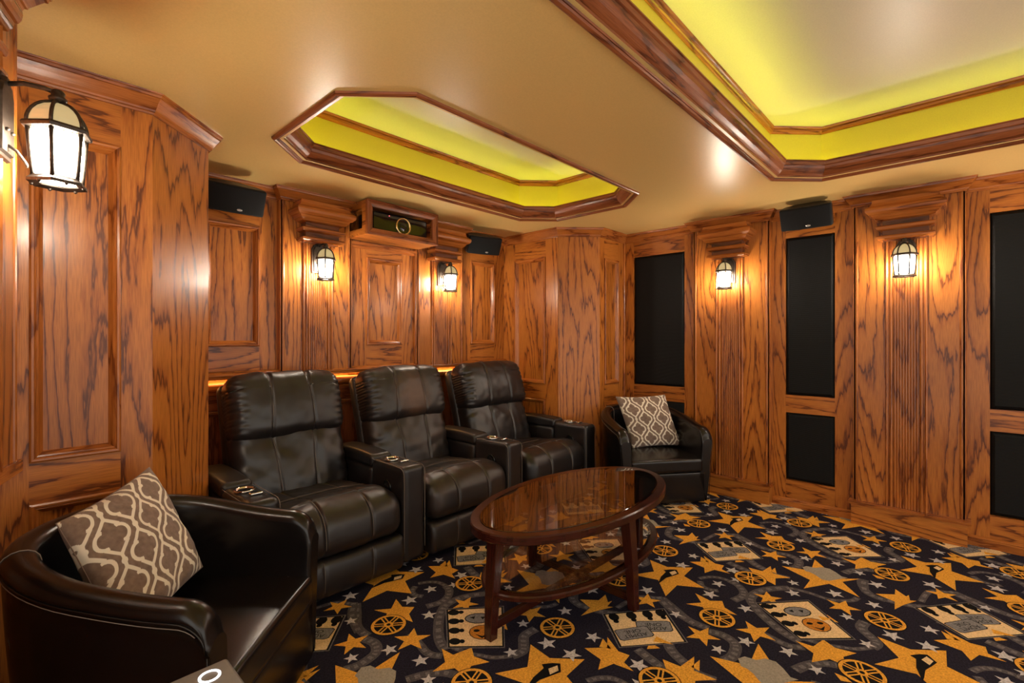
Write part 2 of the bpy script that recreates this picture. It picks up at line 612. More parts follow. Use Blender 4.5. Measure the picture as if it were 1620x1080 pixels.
# ---------------------------------------------------------------- right wall
wr, wt = MB(), MB()
P1C, P2C = 1.503, 0.295
wr.box(FR, -2.6, 2.75, 0, CEIL + .05, -0.14, -0.035, 'v')
bays = [(1.931, 2.462), (0.729, 1.072), (-0.47, -0.13), (-1.68, -1.33)]
stiles = [(2.462, 2.57), (1.70, 1.931), (1.072, 1.30), (0.50, 0.729), (-0.13, 0.10), (-0.70, -0.47), (-1.33, -1.10), (-2.6, -1.68), (-1.10, -0.70)]
for a, b in stiles:
    wr.box(FR, a, b, 0, CEIL, -0.035, 0, 'v')
for a, b in bays:
    for z0, z1 in ((0, .218), (.77, .915), (2.205, CEIL)):
        wr.box(FR, a, b, z0, z1, -0.035, 0, 'u')
for c, w in ((P1C, .318), (P2C, .305), (-0.913, .305)):
    pilaster(wr, wt, FR, c, w, 0.15, 2.38)
    wr.box(FR, c - w, c + w, 2.37, CEIL, 0, .07, 'u')
    wr.box(FR, c - w - .012, c + w + .012, 0, .148, 0, .10, 'u')
    wt.box(FR, c - w - .018, c + w + .018, .146, .154, 0, .107, 'u')
    wt.box(FR, c - w - .03, c + w + .03, .154, .170, 0, .122, 'u')
for a, b in ((1.83, 2.57), (0.61, 1.17), (-0.60, -0.02), (-2.6, -1.23)):
    wt.sweep(FR, [(a, 0), (b, 0)], [(0.0, 0.0), (0.0, .022), (.045, .022), (.05, .017), (.056, .018), (.062, .012), (.068, .002)])
structure(wr.build('wall_right', OAK))
structure(wt.build('trim_4', OAKT))

# ---------------------------------------------------------------- back wall
wb, bt, bd = MB(), MB(), MB()
BL, BR = 1.655, 2.825
wb.box(FB, 0.70, 3.75, 0, CEIL + .05, -0.14, -0.035, 'v')
panel_bay(wb, bt, FB, .768, 1.40, 1.10, CEIL, [(.93, 1.262, 1.325, 2.150)])
panel_bay(wb, bt, FB, 3.08, 3.715, 1.10, CEIL, [(3.232, 3.565, 1.325, 2.150)])
wb.box(FB, 1.40, 1.94, 1.10, CEIL, -.035, 0, 'v')
wb.box(FB, 2.54, 3.08, 1.10, CEIL, -.035, 0, 'v')
panel_bay(wb, bt, FB, 1.92, 2.56, 1.10, CEIL, [(2.075, 2.415, 1.325, 2.04)], h=.02, t=.04)
for s in (1.928, 2.552):
    bt.extrude_prof(FB, [(s - .012, 0), (s - .012, .04), (s - .006, .046), (s + .006, .046), (s + .012, .04), (s + .012, 0)], 1.16, 2.17)
bt.box(FB, 1.93, 2.55, 2.105, 2.125, .02, .034, 'u')
bt.box(FB, 1.925, 2.555, 2.125, 2.15, .02, .05, 'u')
for c in (BL, BR):
    pilaster(wb, bt, FB, c, .268, 1.14, 2.38)
    wb.box(FB, c - .268, c + .268, 2.37, CEIL, 0, .07, 'u')
# wainscot
panel_bay(bd, bd, FB, .768, 1.50, 0, 1.10, [(.90, 1.38, .25, .90)], h=.0)
panel_bay(bd, bd, FB, 1.50, 2.24, 0, 1.10, [(1.62, 2.12, .25, .90)], h=.0)
panel_bay(bd, bd, FB, 2.24, 2.98, 0, 1.10, [(2.36, 2.86, .25, .90)], h=.0)
panel_bay(bd, bd, FB, 2.98, 3.715, 0, 1.10, [(3.10, 3.60, .25, .90)], h=.0)
structure(wb.build('wall_back', OAK))
structure(bt.build('trim_5', OAKT))
structure(bd.build('trim_6', OAKD))
rl = MB()
rl.sweep(FB, [(.768, 0), (3.715, 0)], [(1.162, 0), (1.160, .03), (1.150, .034), (1.146, .056), (1.140, .064), (1.132, .066), (1.124, .060), (1.118, .064), (1.108, .064), (1.108, .050), (1.122, .046), (1.122, 0)], side=1)
rl2 = MB()
rl2.sweep(FB, [(.768, 0), (3.715, 0)], [(1.092, 0), (1.090, .018), (1.082, .038), (1.068, .050), (1.050, .052), (1.035, .044), (1.026, .030), (1.022, .012), (1.012, .014), (1.006, .008), (1.004, 0)], side=1, smooth=True)
rail = structure(rl.build('trim_7', OAKT))
rl2.build('bolection', OAKT, rail)
rp = MB()
rp.box(FB, .80, 3.68, 1.113, 1.121, .012, .036)
rp.build('rope_light', LEDW, rail)

# ---------------------------------------------------------------- right column (far corner)
cc, ct = MB(), MB()
cc.box(FC, 2.845, 3.60, 0, CEIL, -.10, -.035, 'v')
panel_bay(cc, ct, FC, 2.86, 3.58, 0, CEIL, [(3.012, 3.42, .93, 2.185), (3.012, 3.42, .16, .775)])
cc.box(FE, 3.99, 4.47, 0, CEIL, -.10, -.035, 'v')
panel_bay(cc, ct, FE, 4.0, 4.47, 0, CEIL, [(4.080, 4.345, .93, 2.165), (4.080, 4.345, .16, .735)])
cc.box(FD, 0, math.hypot(.285, .285), 0, CEIL, -.06, 0, 'v')
ct.extrude_prof(FE, [(4.44, 0), (4.44, .012), (4.447, .016), (4.458, .016), (4.468, .010), (4.47, 0)], 0, 2.37)
structure(cc.build('wall_corner', OAK))
structure(ct.build('trim_8', OAKT))

# ---------------------------------------------------------------- left column and left wall
lc, lt = MB(), MB()
lc.box(FA, -.15, .476, 0, CEIL, -.10, -.035, 'v')
panel_bay(lc, lt, FA, -.15, .476, 0, CEIL, [(.092, .366, .905, 2.185), (.092, .366, .16, .745)])
lc.box(FF, 0, math.hypot(.292, .292), 0, CEIL, -.06, 0, 'v')
lc.box(XYZ, .70, .768, 2.892, 3.58, 0, CEIL, 'h')
structure(lc.build('wall_column', OAK))
structure(lt.build('trim_9', OAKT))
lw, lp = MB(), MB()
LU = .27                                                  # pilaster centre along the left wall
lw.box(XYZ, -.27, -.15, 1.30, 2.62, 0, CEIL, 'h')
pilaster(lw, lp, FL, LU, .27, 1.02, 2.38, h=.0001)
lw.box(FL, LU - .27, LU + .27, 1.02, CEIL, -.24, -.002, 'v')
lp.box(FL, LU - .28, LU + .28, .985, 1.02, -.24, .012, 'u')
lw.box(FL, LU - .27, LU + .27, 2.37, CEIL, -.05, .004, 'u')
structure(lw.build('wall_left', OAK))
structure(lp.build('trim_10', OAKT))

# ---------------------------------------------------------------- crown moulding
CROWN = [(0.0, -.082), (.008, -.082), (.011, -.074), (.017, -.071), (.019, -.064), (.026, -.054), (.036, -.038), (.044, -.026), (.048, -.020), (.054, -.018), (.056, -.008), (.060, -.006), (.062, 0.0)]
def crown_path():
    p = [(-.15, 2.60), (.476, 2.60), (.768, 2.892), (.768, 3.58)]
    for c in (BL, BR):
        p += [(c - .268, 3.58), (c - .268, 3.51), (c + .268, 3.51), (c + .268, 3.58)]
    p += [(3.715, 3.58), (3.715, 2.855), (4.0, 2.57), (4.47, 2.57)]
    for c, w in ((P1C, .318), (P2C, .305), (-.913, .305)):
        p += [(4.47, c + w), (4.40, c + w), (4.40, c - w), (4.47, c - w)]
    p += [(4.47, -2.6)]
    return p
cr = MB()
cr.sweep(HOR, crown_path(), [(o, CEIL + z) for o, z in CROWN], side=-1)
structure(cr.build('trim_1', OAKT))
cl = MB()
pts = [fp(FL, u, 0, h) for u, h in ((LU - .27, -.05), (LU - .27, .004), (LU + .27, .004), (LU + .27, -.05))]
cl.sweep(HOR, [(p.x, p.y) for p in reversed(pts)], [(o, CEIL + z) for o, z in CROWN], side=-1)
structure(cl.build('trim_11', OAKT))

# ---------------------------------------------------------------- stepped capitals on the pilasters
CAPS = ([(0, 2.078), (.024, 2.078), (.028, 2.084), (.033, 2.088), (.037, 2.102), (.026, 2.110), (0, 2.112)],
        [(0, 2.146), (.026, 2.150), (.033, 2.156), (.038, 2.172), (.028, 2.180), (0, 2.183)],
        [(0, 2.216), (.036, 2.222), (.044, 2.232), (.054, 2.238), (.062, 2.254), (.076, 2.258), (.090, 2.272), (.095, 2.288), (.092, 2.302), (.084, 2.308), (.066, 2.322), (.058, 2.340), (.056, 2.362), (0, 2.362)])
OAKDD = oak('dark neck oak', (0.17, 0.050, 0.020), (0.12, 0.034, 0.013), (0.06, 0.016, 0.007), 0.35, bands=9.0)  # necks between the capital bands, coloured darker than the mouldings
def capital(f, c, h0, n, dp=.08, sc=1.0):
    m = MB()
    pth = [fp(f, u, 0, h) for u, h in ((c - .125, h0), (c - .125, h0 + dp), (c + .125, h0 + dp), (c + .125, h0))]
    ctr = fp(f, c, 0, h0)
    d0 = pth[1] - pth[0]
    d1 = pth[2] - pth[1]
    side = -1 if (d1.x * (ctr - pth[1]).y - d1.y * (ctr - pth[1]).x) > 0 else 1
    for cp in CAPS:
        m.sweep(HOR, [(p.x, p.y) for p in pth], [(o * sc, z) for o, z in cp], side=side)
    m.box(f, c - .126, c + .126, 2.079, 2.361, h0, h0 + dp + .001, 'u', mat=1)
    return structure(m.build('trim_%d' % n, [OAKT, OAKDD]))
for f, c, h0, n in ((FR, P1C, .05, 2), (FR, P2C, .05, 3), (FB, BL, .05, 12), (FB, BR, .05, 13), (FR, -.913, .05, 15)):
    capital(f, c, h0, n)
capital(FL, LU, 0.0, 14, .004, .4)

# ---------------------------------------------------------------- ceiling with two lit trays
T1 = (1.0, 3.45, 1.722, 2.905, .245)
T2 = (0.70, 3.78, -2.15, 0.94, .245)
def octo(t, o=0.0):
    x0, x1, y0, y1, c = t
    x0, x1, y0, y1 = x0 + o, x1 - o, y0 + o, y1 - o
    c = c - o * (2 - math.sqrt(2))
    return [(x0 + c, y0), (x1 - c, y0), (x1, y0 + c), (x1, y1 - c), (x1 - c, y1), (x0 + c, y1), (x0, y1 - c), (x0, y0 + c)]
ce = MB()
bm = ce.bm
edges = []
for loop in ([(-1.3, -2.6), (4.62, -2.6), (4.62, 3.72), (-1.3, 3.72)], octo(T1, .05), octo(T2, .05)):
    vs = [bm.verts.new((x, y, CEIL)) for x, y in loop]
    for i in range(len(vs)):
        edges.append(bm.edges.new((vs[i], vs[(i + 1) % len(vs)])))
bmesh.ops.triangle_fill(bm, use_beauty=True, use_dissolve=False, edges=edges)
for f in bm.faces:
    if f.normal.z > 0:
        f.normal_flip()
# hidden upper side of the slab keeps the cove light in
ceiling = structure(ce.build('ceiling', PAINT, recalc=False))
TRIM = [(-.004, 2.4401), (-.002, 2.431), (.004, 2.426), (.012, 2.424), (.020, 2.428), (.024, 2.435), (.029, 2.434), (.033, 2.441), (.040, 2.442), (.046, 2.449), (.054, 2.452), (.064, 2.459), (.078, 2.472), (.088, 2.488), (.093, 2.503), (.101, 2.508), (.104, 2.526), (.110, 2.528), (.110, 2.534), (.096, 2.534), (.082, 2.49), (.052, 2.46), (.05, 2.4401)]
BEAD = [(.0, 2.742), (.010, 2.744), (.014, 2.750), (.020, 2.752), (.022, 2.764), (.016, 2.768), (.024, 2.774), (.028, 2.785), (.0, 2.786)]
for k, (t, nm) in enumerate(((T1, 16), (T2, 17))):
    m = MB()
    m.sweep(HOR, octo(t), TRIM, closed=True, side=1)
    tr = structure(m.build('trim_%d' % nm, OAKD))
    m = MB()
    m.sweep(HOR, octo(t), BEAD, closed=True, side=1)
    m.build('bead', OAKT, tr)
    m = MB()
    m.sweep(HOR, octo(t), [(.012, 2.472), (.030, 2.472), (.030, 2.478), (.012, 2.478)], closed=True, side=1, close_prof=True)
    m.build('cove_light', LED, tr)
    m = MB()
    m.sweep(HOR, octo(t), [(.06, 2.462), (-.001, 2.462), (-.001, 2.79)], closed=True, side=1)
    top = [m.v((x, y, 2.786)) for x, y in octo(t, -.002)]
    m.face(list(reversed(top)))
    for f_ in m.bm.faces:
        f_.material_index = 1
    m.bm.faces.ensure_lookup_table()
    m.bm.faces[-1].material_index = 0
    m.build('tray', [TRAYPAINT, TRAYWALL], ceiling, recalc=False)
# ---------------------------------------------------------------- carpet (one continuous floor covering, pattern in its own mesh)
CY=[[[0.514,0.29],[0.392,0.202],[0.271,0.274],[0.314,0.138],[0.18,0.028],[0.33,0.033],[0.405,-0.09],[0.459,0.049],[0.596,0.054],[0.5,0.169]],[[0.316,1.059],[0.247,0.999],[0.181,1.052],[0.209,0.977],[0.176,0.947],[0.23,0.908],[0.254,0.822],[0.282,0.893],[0.337,0.925],[0.296,0.972]],[[0.658,1.233],[0.642,1.138],[0.579,1.11],[0.656,1.083],[0.672,0.998],[0.694,1.055],[0.751,1.061],[0.742,1.111],[0.797,1.201],[0.731,1.161]],[[0.222,0.559],[0.176,0.479],[0.103,0.471],[0.179,0.419],[0.174,0.356],[0.236,0.379],[0.305,0.341],[0.285,0.417],[0.318,0.468],[0.23,0.49]],[[1.219,0.676],[1.036,0.66],[0.984,0.803],[0.905,0.638],[0.774,0.642],[0.93,0.55],[0.872,0.402],[1.006,0.5],[1.115,0.431],[1.033,0.527]],[[0.935,0.852],[0.833,0.869],[0.825,0.944],[0.729,0.868],[0.649,0.837],[0.733,0.827],[0.707,0.766],[0.792,0.788],[0.857,0.726],[0.847,0.817]],[[0.976,0.345],[0.946,0.261],[0.854,0.254],[0.937,0.225],[1.033,0.178],[1.017,0.204],[1.08,0.213],[1.054,0.222],[1.109,0.272],[1.038,0.268]],[[0.599,0.76],[0.542,0.733],[0.552,0.692],[0.494,0.732],[0.471,0.786],[0.513,0.775],[0.543,0.802],[0.552,0.768]],[[0.736,0.49],[0.768,0.441],[0.717,0.428],[0.718,0.398],[0.687,0.431],[0.646,0.434],[0.683,0.457],[0.669,0.508],[0.703,0.481]],[[0.204,0.757],[0.196,0.717],[0.242,0.679],[0.16,0.684],[0.106,0.673],[0.147,0.709],[0.137,0.746],[0.169,0.727]],[[0.112,0.141],[0.091,0.101],[0.123,0.078],[0.09,0.052],[0.076,0.019],[0.054,0.055],[0.01,0.055],[0.05,0.088],[0.045,0.111],[0.069,0.105]],[[1.148,0.942],[1.137,0.905],[1.153,0.874],[1.122,0.86],[1.115,0.824],[1.09,0.857],[1.044,0.858],[1.084,0.889],[1.078,0.936],[1.106,0.917]],[[0.93,0.826],[0.862,0.835],[0.859,0.799]],[[0.894,1.041],[0.887,0.986],[0.842,1.026]],[[0.563,0.496],[0.522,0.441],[0.513,0.49]],[[0.092,0.388],[0.091,0.348],[0.072,0.324],[0.055,0.36]],[[0.122,0.162],[0.085,0.121],[0.133,0.089],[0.087,0.068],[0.087,0.04],[0.062,0.07],[0.018,0.076],[0.049,0.1],[0.049,0.129],[0.074,0.117]],[[0.773,0.075],[0.735,0.007],[0.711,0.054]]]
CR=[[0.696,0.279],[0.691,0.893],[0.169,0.304],[0.16,0.887]]
CG=[[0.803,0.699],[0.68,0.673],[0.826,0.506],[0.609,0.42],[0.835,0.337],[1.099,0.353],[0.061,0.445],[0.344,0.812],[0.571,0.24],[0.413,0.317],[0.11,0.563],[0.167,0.13],[0.053,1.05],[0.503,1.005],[0.359,0.996],[1.054,0.794],[0.06,0.723],[0.721,1.001],[0.621,0.948],[0.751,0.114],[0.581,0.114]]
CA=[[1.062,0.107],[1.18,-0.02],[1.006,-0.208],[0.781,-0.017],[0.942,0.153]]
CP=[[0.435,0.774],[0.637,0.594],[0.42,0.376],[0.256,0.545]]
CB=[[1.05,0.708],[1.083,0.692],[1.089,0.666],[1.091,0.649],[1.131,0.621],[1.138,0.583],[1.112,0.548],[1.075,0.513],[1.08,0.485],[1.045,0.508],[0.965,0.557],[0.956,0.589],[0.993,0.63],[1.008,0.659],[1.007,0.683]]
CF=[[0.045,[[0.152,1.173],[0.102,1.08],[0.055,0.994],[0.045,0.928],[0.049,0.884]]],[0.05,[[1.162,0.875],[1.177,0.818],[1.158,0.764],[1.119,0.74],[1.048,0.732],[0.995,0.749]]],[0.045,[[0.583,0.974],[0.566,0.923],[0.517,0.877],[0.456,0.863],[0.383,0.885]]],[0.035,[[0.465,1.093],[0.42,1.063],[0.41,1.016],[0.43,0.978]]],[0.03,[[0.493,1.107],[0.544,1.078],[0.579,1.032],[0.583,0.974]]],[0.05,[[0.729,0.699],[0.649,0.773],[0.552,0.82],[0.465,0.823],[0.409,0.794],[0.345,0.736],[0.273,0.646],[0.241,0.585],[0.23,0.54]]],[0.03,[[0.729,0.699],[0.743,0.61],[0.74,0.513],[0.804,0.43],[0.864,0.41]]],[0.045,[[1.119,0.426],[1.017,0.406],[0.944,0.356],[0.928,0.296]]],[0.05,[[0.62,0.349],[0.545,0.354],[0.494,0.314],[0.456,0.286],[0.398,0.299]]],[0.025,[[0.398,0.299],[0.34,0.346],[0.309,0.4],[0.28,0.459],[0.261,0.529]]],[0.05,[[1.011,0.967],[0.95,0.976],[0.904,0.938],[0.876,0.887],[0.854,0.832]]],[0.035,[[0.854,0.832],[0.846,0.785],[0.856,0.729]]],[0.05,[[0.813,1.057],[0.789,0.98],[0.77,0.913],[0.749,0.862]]],[0.04,[[0.195,0.754],[0.176,0.666],[0.161,0.575],[0.193,0.519]]],[0.045,[[0.0,0.51],[0.073,0.479],[0.131,0.432],[0.164,0.362]]],[0.03,[[-0.096,0.16],[0.048,0.14],[0.1,0.105],[0.131,0.052]]],[0.045,[[0.145,1.191],[0.086,1.1],[0.056,1.021],[0.035,0.939]]],[0.045,[[0.843,0.073],[0.921,0.073],[0.992,0.12],[0.959,0.191],[0.939,0.269],[0.937,0.347],[0.985,0.395],[1.122,0.414]]]]
CD=[[0.271,0.118],[0.361,0.143],[0.432,0.147],[0.445,0.168],[0.482,0.14],[0.502,0.113],[0.462,0.08],[0.415,0.096],[0.367,0.114],[0.304,0.115]]
CE=[[0.442,0.13],[0.484,0.115],[0.462,0.092],[0.419,0.103]]
TXC, TYC = 1.137, 1.135
fl_ = MB()
def poly(pts, z, mat):
    fl_.face([fl_.v((x, y, z)) for x, y in pts], None, mat)
fl_.face([fl_.v(p) for p in ((-1.3, -2.6, 0), (4.62, -2.6, 0), (4.62, 3.72, 0), (-1.3, 3.72, 0))], None, 0)

def text_polys(s, size):
    cu = bpy.data.curves.new('t', 'FONT')
    cu.body = s
    cu.size = size
    cu.align_x = 'CENTER'
    cu.align_y = 'CENTER'
    o = bpy.data.objects.new('t', cu)
    COL.objects.link(o)
    dg = bpy.context.evaluated_depsgraph_get()
    me = o.evaluated_get(dg).to_mesh()
    P = [[(me.vertices[i].co.x, me.vertices[i].co.y) for i in p.vertices] for p in me.polygons]
    o.evaluated_get(dg).to_mesh_clear()
    bpy.data.objects.remove(o)
    bpy.data.curves.remove(cu)
    return P
TXT = [[(x, y + .017) for x, y in p] for p in text_polys('ADMIT', .036)] + [[(x, y - .015) for x, y in p] for p in text_polys('ONE', .036)]

def star_pts(cx, cy, r, a0, k=0.42):
    return [(cx + (r if i % 2 == 0 else r * k) * math.cos(a0 + i * PI / 5), cy + (r if i % 2 == 0 else r * k) * math.sin(a0 + i * PI / 5)) for i in range(10)]

def ribbon(pts, w, ox, oy, z, mat):
    P = []
    for i in range(len(pts) - 1):
        p0 = pts[max(0, i - 1)]; p1 = pts[i]; p2 = pts[i + 1]; p3 = pts[min(len(pts) - 1, i + 2)]
        for s in range(4):
            t = s / 4
            P.append(tuple(0.5 * ((2 * p1[j]) + (-p0[j] + p2[j]) * t + (2 * p0[j] - 5 * p1[j] + 4 * p2[j] - p3[j]) * t * t + (-p0[j] + 3 * p1[j] - 3 * p2[j] + p3[j]) * t ** 3) for j in (0, 1)))
    P.append(tuple(pts[-1]))
    Lp, Rp = [], []
    for i, p in enumerate(P):
        a, b = P[max(0, i - 1)], P[min(len(P) - 1, i + 1)]
        d = Vector((b[0] - a[0], b[1] - a[1])).normalized()
        ww = w / 2
        Lp.append((p[0] - d.y * ww + ox, p[1] + d.x * ww + oy))
        Rp.append((p[0] + d.y * ww + ox, p[1] - d.x * ww + oy))
    for i in range(len(P) - 1):
        fl_.face([fl_.v((*Lp[i], z)), fl_.v((*Lp[i + 1], z)), fl_.v((*Rp[i + 1], z)), fl_.v((*Rp[i], z))], None, mat)
        if i % 2 == 0:                                     # frame marks of the film strip
            q = [0.3, 0.7]
            def lerp(a, b, t): return (a[0] + (b[0] - a[0]) * t, a[1] + (b[1] - a[1]) * t)
            fl_.face([fl_.v((*lerp(Lp[i], Rp[i], .25), z + .00002)), fl_.v((*lerp(Lp[i + 1], Rp[i + 1], .25), z + .00002)), fl_.v((*lerp(Lp[i + 1], Rp[i + 1], .75), z + .00002)), fl_.v((*lerp(Lp[i], Rp[i], .75), z + .00002))], None, 5)

# materials: 0 navy, 1 yellow, 2 pale grey, 3 cream, 4 film grey, 5 film light, 6 black, 7 ticket grey, 8 orange
def quadmap(q, u, v):
    """bilinear: q = TL, TR, BR, BL"""
    a = [q[0][j] + (q[1][j] - q[0][j]) * u for j in (0, 1)]
    b = [q[3][j] + (q[2][j] - q[3][j]) * u for j in (0, 1)]
    return (a[0] + (b[0] - a[0]) * v, a[1] + (b[1] - a[1]) * v)
def circ(u, v, ru, rv, n=14, a0=0.0):
    return [(u + ru * math.cos(a0 + 2 * PI * k / n), v + rv * math.sin(a0 + 2 * PI * k / n)) for k in range(n)]
QA = [(.945, .170), CA[1], CA[2], CA[3]]
QP = [CP[0], CP[1], CP[2], CP[3]]
CS = []                                                # little gold stars
for q in CY[7:]:
    if len(q) >= 8:
        x, y = sum(a[0] for a in q) / len(q), sum(a[1] for a in q) / len(q)
        if all(math.hypot((x - a + TXC / 2) % TXC - TXC / 2, (y - b + TYC / 2) % TYC - TYC / 2) > .1 for a, b in CS):
            CS.append((x, y))
for i in range(-2, 5):
    for j in range(-3, 4):
        ox, oy = i * TXC, j * TYC
        if ox > 4.6 or oy > 3.7:
            continue
        def put(pts, z, m): poly([(x + ox, y + oy) for x, y in pts], z, m)
        for k, (w, pts) in enumerate(CF):
            ribbon(pts, w, ox, oy, .0004 + .00004 * k, 4)
        for p in CY[:7] + [q for q in CY[7:] if len(q) < 8]:
            put(p, .0012, 1)
        for k, (x, y) in enumerate(CS):
            put(star_pts(x, y, .072 + .008 * (k % 3), .4 + k * 2.1, .40), .0013, 1)
        for k, (x, y) in enumerate(CG):
            put(star_pts(x, y, .040 + .006 * ((k * 7) % 3 - 1), 0.6 + k * 1.3), .0016, 2)
        # ticket box
        def A_(pts, z, m): put([quadmap(QA, u, v) for u, v in pts], z, m)
        def P_(pts, z, m): put([quadmap(QP, u, v) for u, v in pts], z, m)
        A_([(-.05, -.05), (1.05, -.05), (1.05, 1.04), (-.05, 1.04)], .0018, 5)
        A_([(-.03, -.03), (1.03, -.03), (1.03, 1.02), (-.03, 1.02)], .0019, 6)
        A_([(0, 0), (1, 0), (1, 1), (0, 1)], .0020, 3)
        for c in (.12, .42, .70, .93):
            A_(circ(c, .10, .085, .13), .0022, 6)
            A_(circ(c, .25, .045, .06), .0022, 6)
        for (tu, tv, rot, dz) in ((.68, .50, .14, 0.0), (.30, .66, -.12, .0004)):
            def tk(x, y, s=1.0):
                ca, sa = math.cos(rot), math.sin(rot)
                return (tu + (x * ca - y * sa), tv + (x * sa + y * ca))
            A_([tk(x, y) for x, y in ((-.28, -.15), (-.24, -.17), (.24, -.17), (.29, -.13), (.29, .13), (.24, .17), (-.24, .17), (-.29, .13))], .0023 + dz, 6)
            A_([tk(x * .95, y * .92) for x, y in ((-.28, -.15), (-.24, -.17), (.24, -.17), (.29, -.13), (.29, .13), (.24, .17), (-.24, .17), (-.29, .13))], .0024 + dz, 7)
            for pl in TXT:
                A_([tk(-x * 3.6, y * 3.9) for x, y in pl], .0026 + dz, 6)
        A_([(.52, .94), (.62, .80), (.80, 1.06)], .0026, 1)
        # picture box with masks
        P_([(-.05, -.05), (1.05, -.05), (1.05, 1.05), (-.05, 1.05)], .0018, 5)
        P_([(-.03, -.03), (1.03, -.03), (1.03, 1.03), (-.03, 1.03)], .0019, 6)
        P_([(0, 0), (1, 0), (1, 1), (0, 1)], .0020, 3)
        for v in (.08, .34, .60, .88):
            P_(circ(.10, v, .11, .085), .0022, 6)
            P_(circ(.24, v, .05, .05), .0022, 6)
        P_(circ(.56, .28, .26, .15), .0022, 6)
        P_(circ(.56, .28, .24, .13), .0023, 7)
        P_([(.40, .25), (.50, .22), (.48, .30)], .0024, 6)
        P_([(.60, .24), (.70, .25), (.64, .32)], .0024, 6)
        P_(circ(.62, .66, .25, .19), .0023, 6)
        P_(circ(.62, .66, .235, .175), .0024, 8)
        P_(circ(.52, .62, .06, .035), .0025, 6)
        P_(circ(.73, .62, .06, .035), .0025, 6)
        P_([(.48, .70), (.62, .76), (.76, .70), (.62, .82)], .0025, 6)
        P_([(.86, .42), (1.06, .52), (.84, .56)], .0025, 1)
        put(CB, .0022, 9)
        put(CD, .0022, 6)
        put(CE, .0024, 3)
        for x, y in CR:
            def ring(r0, r1, z, m, n=28):
                for k in range(n):
                    a, b = 2 * PI * k / n, 2 * PI * (k + 1) / n
                    put([(x + r0 * math.cos(a), y + r0 * math.sin(a)), (x + r1 * math.cos(a), y + r1 * math.sin(a)), (x + r1 * math.cos(b), y + r1 * math.sin(b)), (x + r0 * math.cos(b), y + r0 * math.sin(b))], z, m)
            put(circ(x, y, .086, .086, 28), .0026, 6)
            ring(.068, .082, .0028, 1)
            ring(.010, .022, .0028, 1, 16)
            for k in range(6):
                a = 0.35 + k * PI / 3
                d = (math.cos(a), math.sin(a))
                nn = (-d[1], d[0])
                for off in (-.0085, .0085):
                    put([(x + d[0] * r + nn[0] * (off + s), y + d[1] * r + nn[1] * (off + s)) for r, s in ((.020, -.003), (.069, -.004), (.069, .004), (.020, .003))], .0028, 1)
CARPETS = [carpet_mat('navy carpet pile', (0.022, 0.019, 0.036), (0.006, 0.0055, 0.012)), carpet_mat('gold carpet pile', (0.86, 0.43, 0.055), (0.58, 0.25, 0.03)),
           carpet_mat('grey carpet pile', (0.66, 0.62, 0.64)), carpet_mat('cream carpet pile', (0.86, 0.62, 0.34), (0.62, 0.42, 0.22)),
           carpet_mat('charcoal carpet pile', (0.10, 0.088, 0.098)), carpet_mat('smoke carpet pile', (0.19, 0.17, 0.18)), carpet_mat('black carpet pile', (0.006, 0.006, 0.007)),
           carpet_mat('ticket carpet pile', (0.26, 0.25, 0.26)), carpet_mat('orange carpet pile', (0.66, 0.25, 0.03)), carpet_mat('stone carpet pile', (0.36, 0.32, 0.27), (0.27, 0.24, 0.20))]
for f in fl_.bm.faces:
    f.normal_update()
    if f.normal.z < 0:
        f.normal_flip()
structure(fl_.build('floor', CARPETS, recalc=False))
# ================================================================== WALL FITTINGS
PR = {}
def local(root, f, u, v, h):
    """a point given in wall coordinates, expressed in the root's space"""
    if root not in PR:
        PR[root] = (Matrix.Translation(root.location) @ root.rotation_euler.to_matrix().to_4x4()).inverted()
    return PR[root] @ fp(f, u, v, h)

def lframe(root):
    """axes of a thing: u = x, v = z, h = -y (towards the room)"""
    return frame((0, 0, 0), (1, 0, 0), (0, -1, 0))

def wall_thing(name, label, cat, f, u, v, h, group=None):
    p = fp(f, u, v, h)
    n = f[3]
    rz = math.atan2(n.y, n.x) + PI / 2          # local -y looks along the wall normal
    return thing(name, label, cat, p, rz, group)

# local space of a wall thing: x along the wall, -y into the room, z up
LF = frame((0, 0, 0), (1, 0, 0), (0, -1, 0))

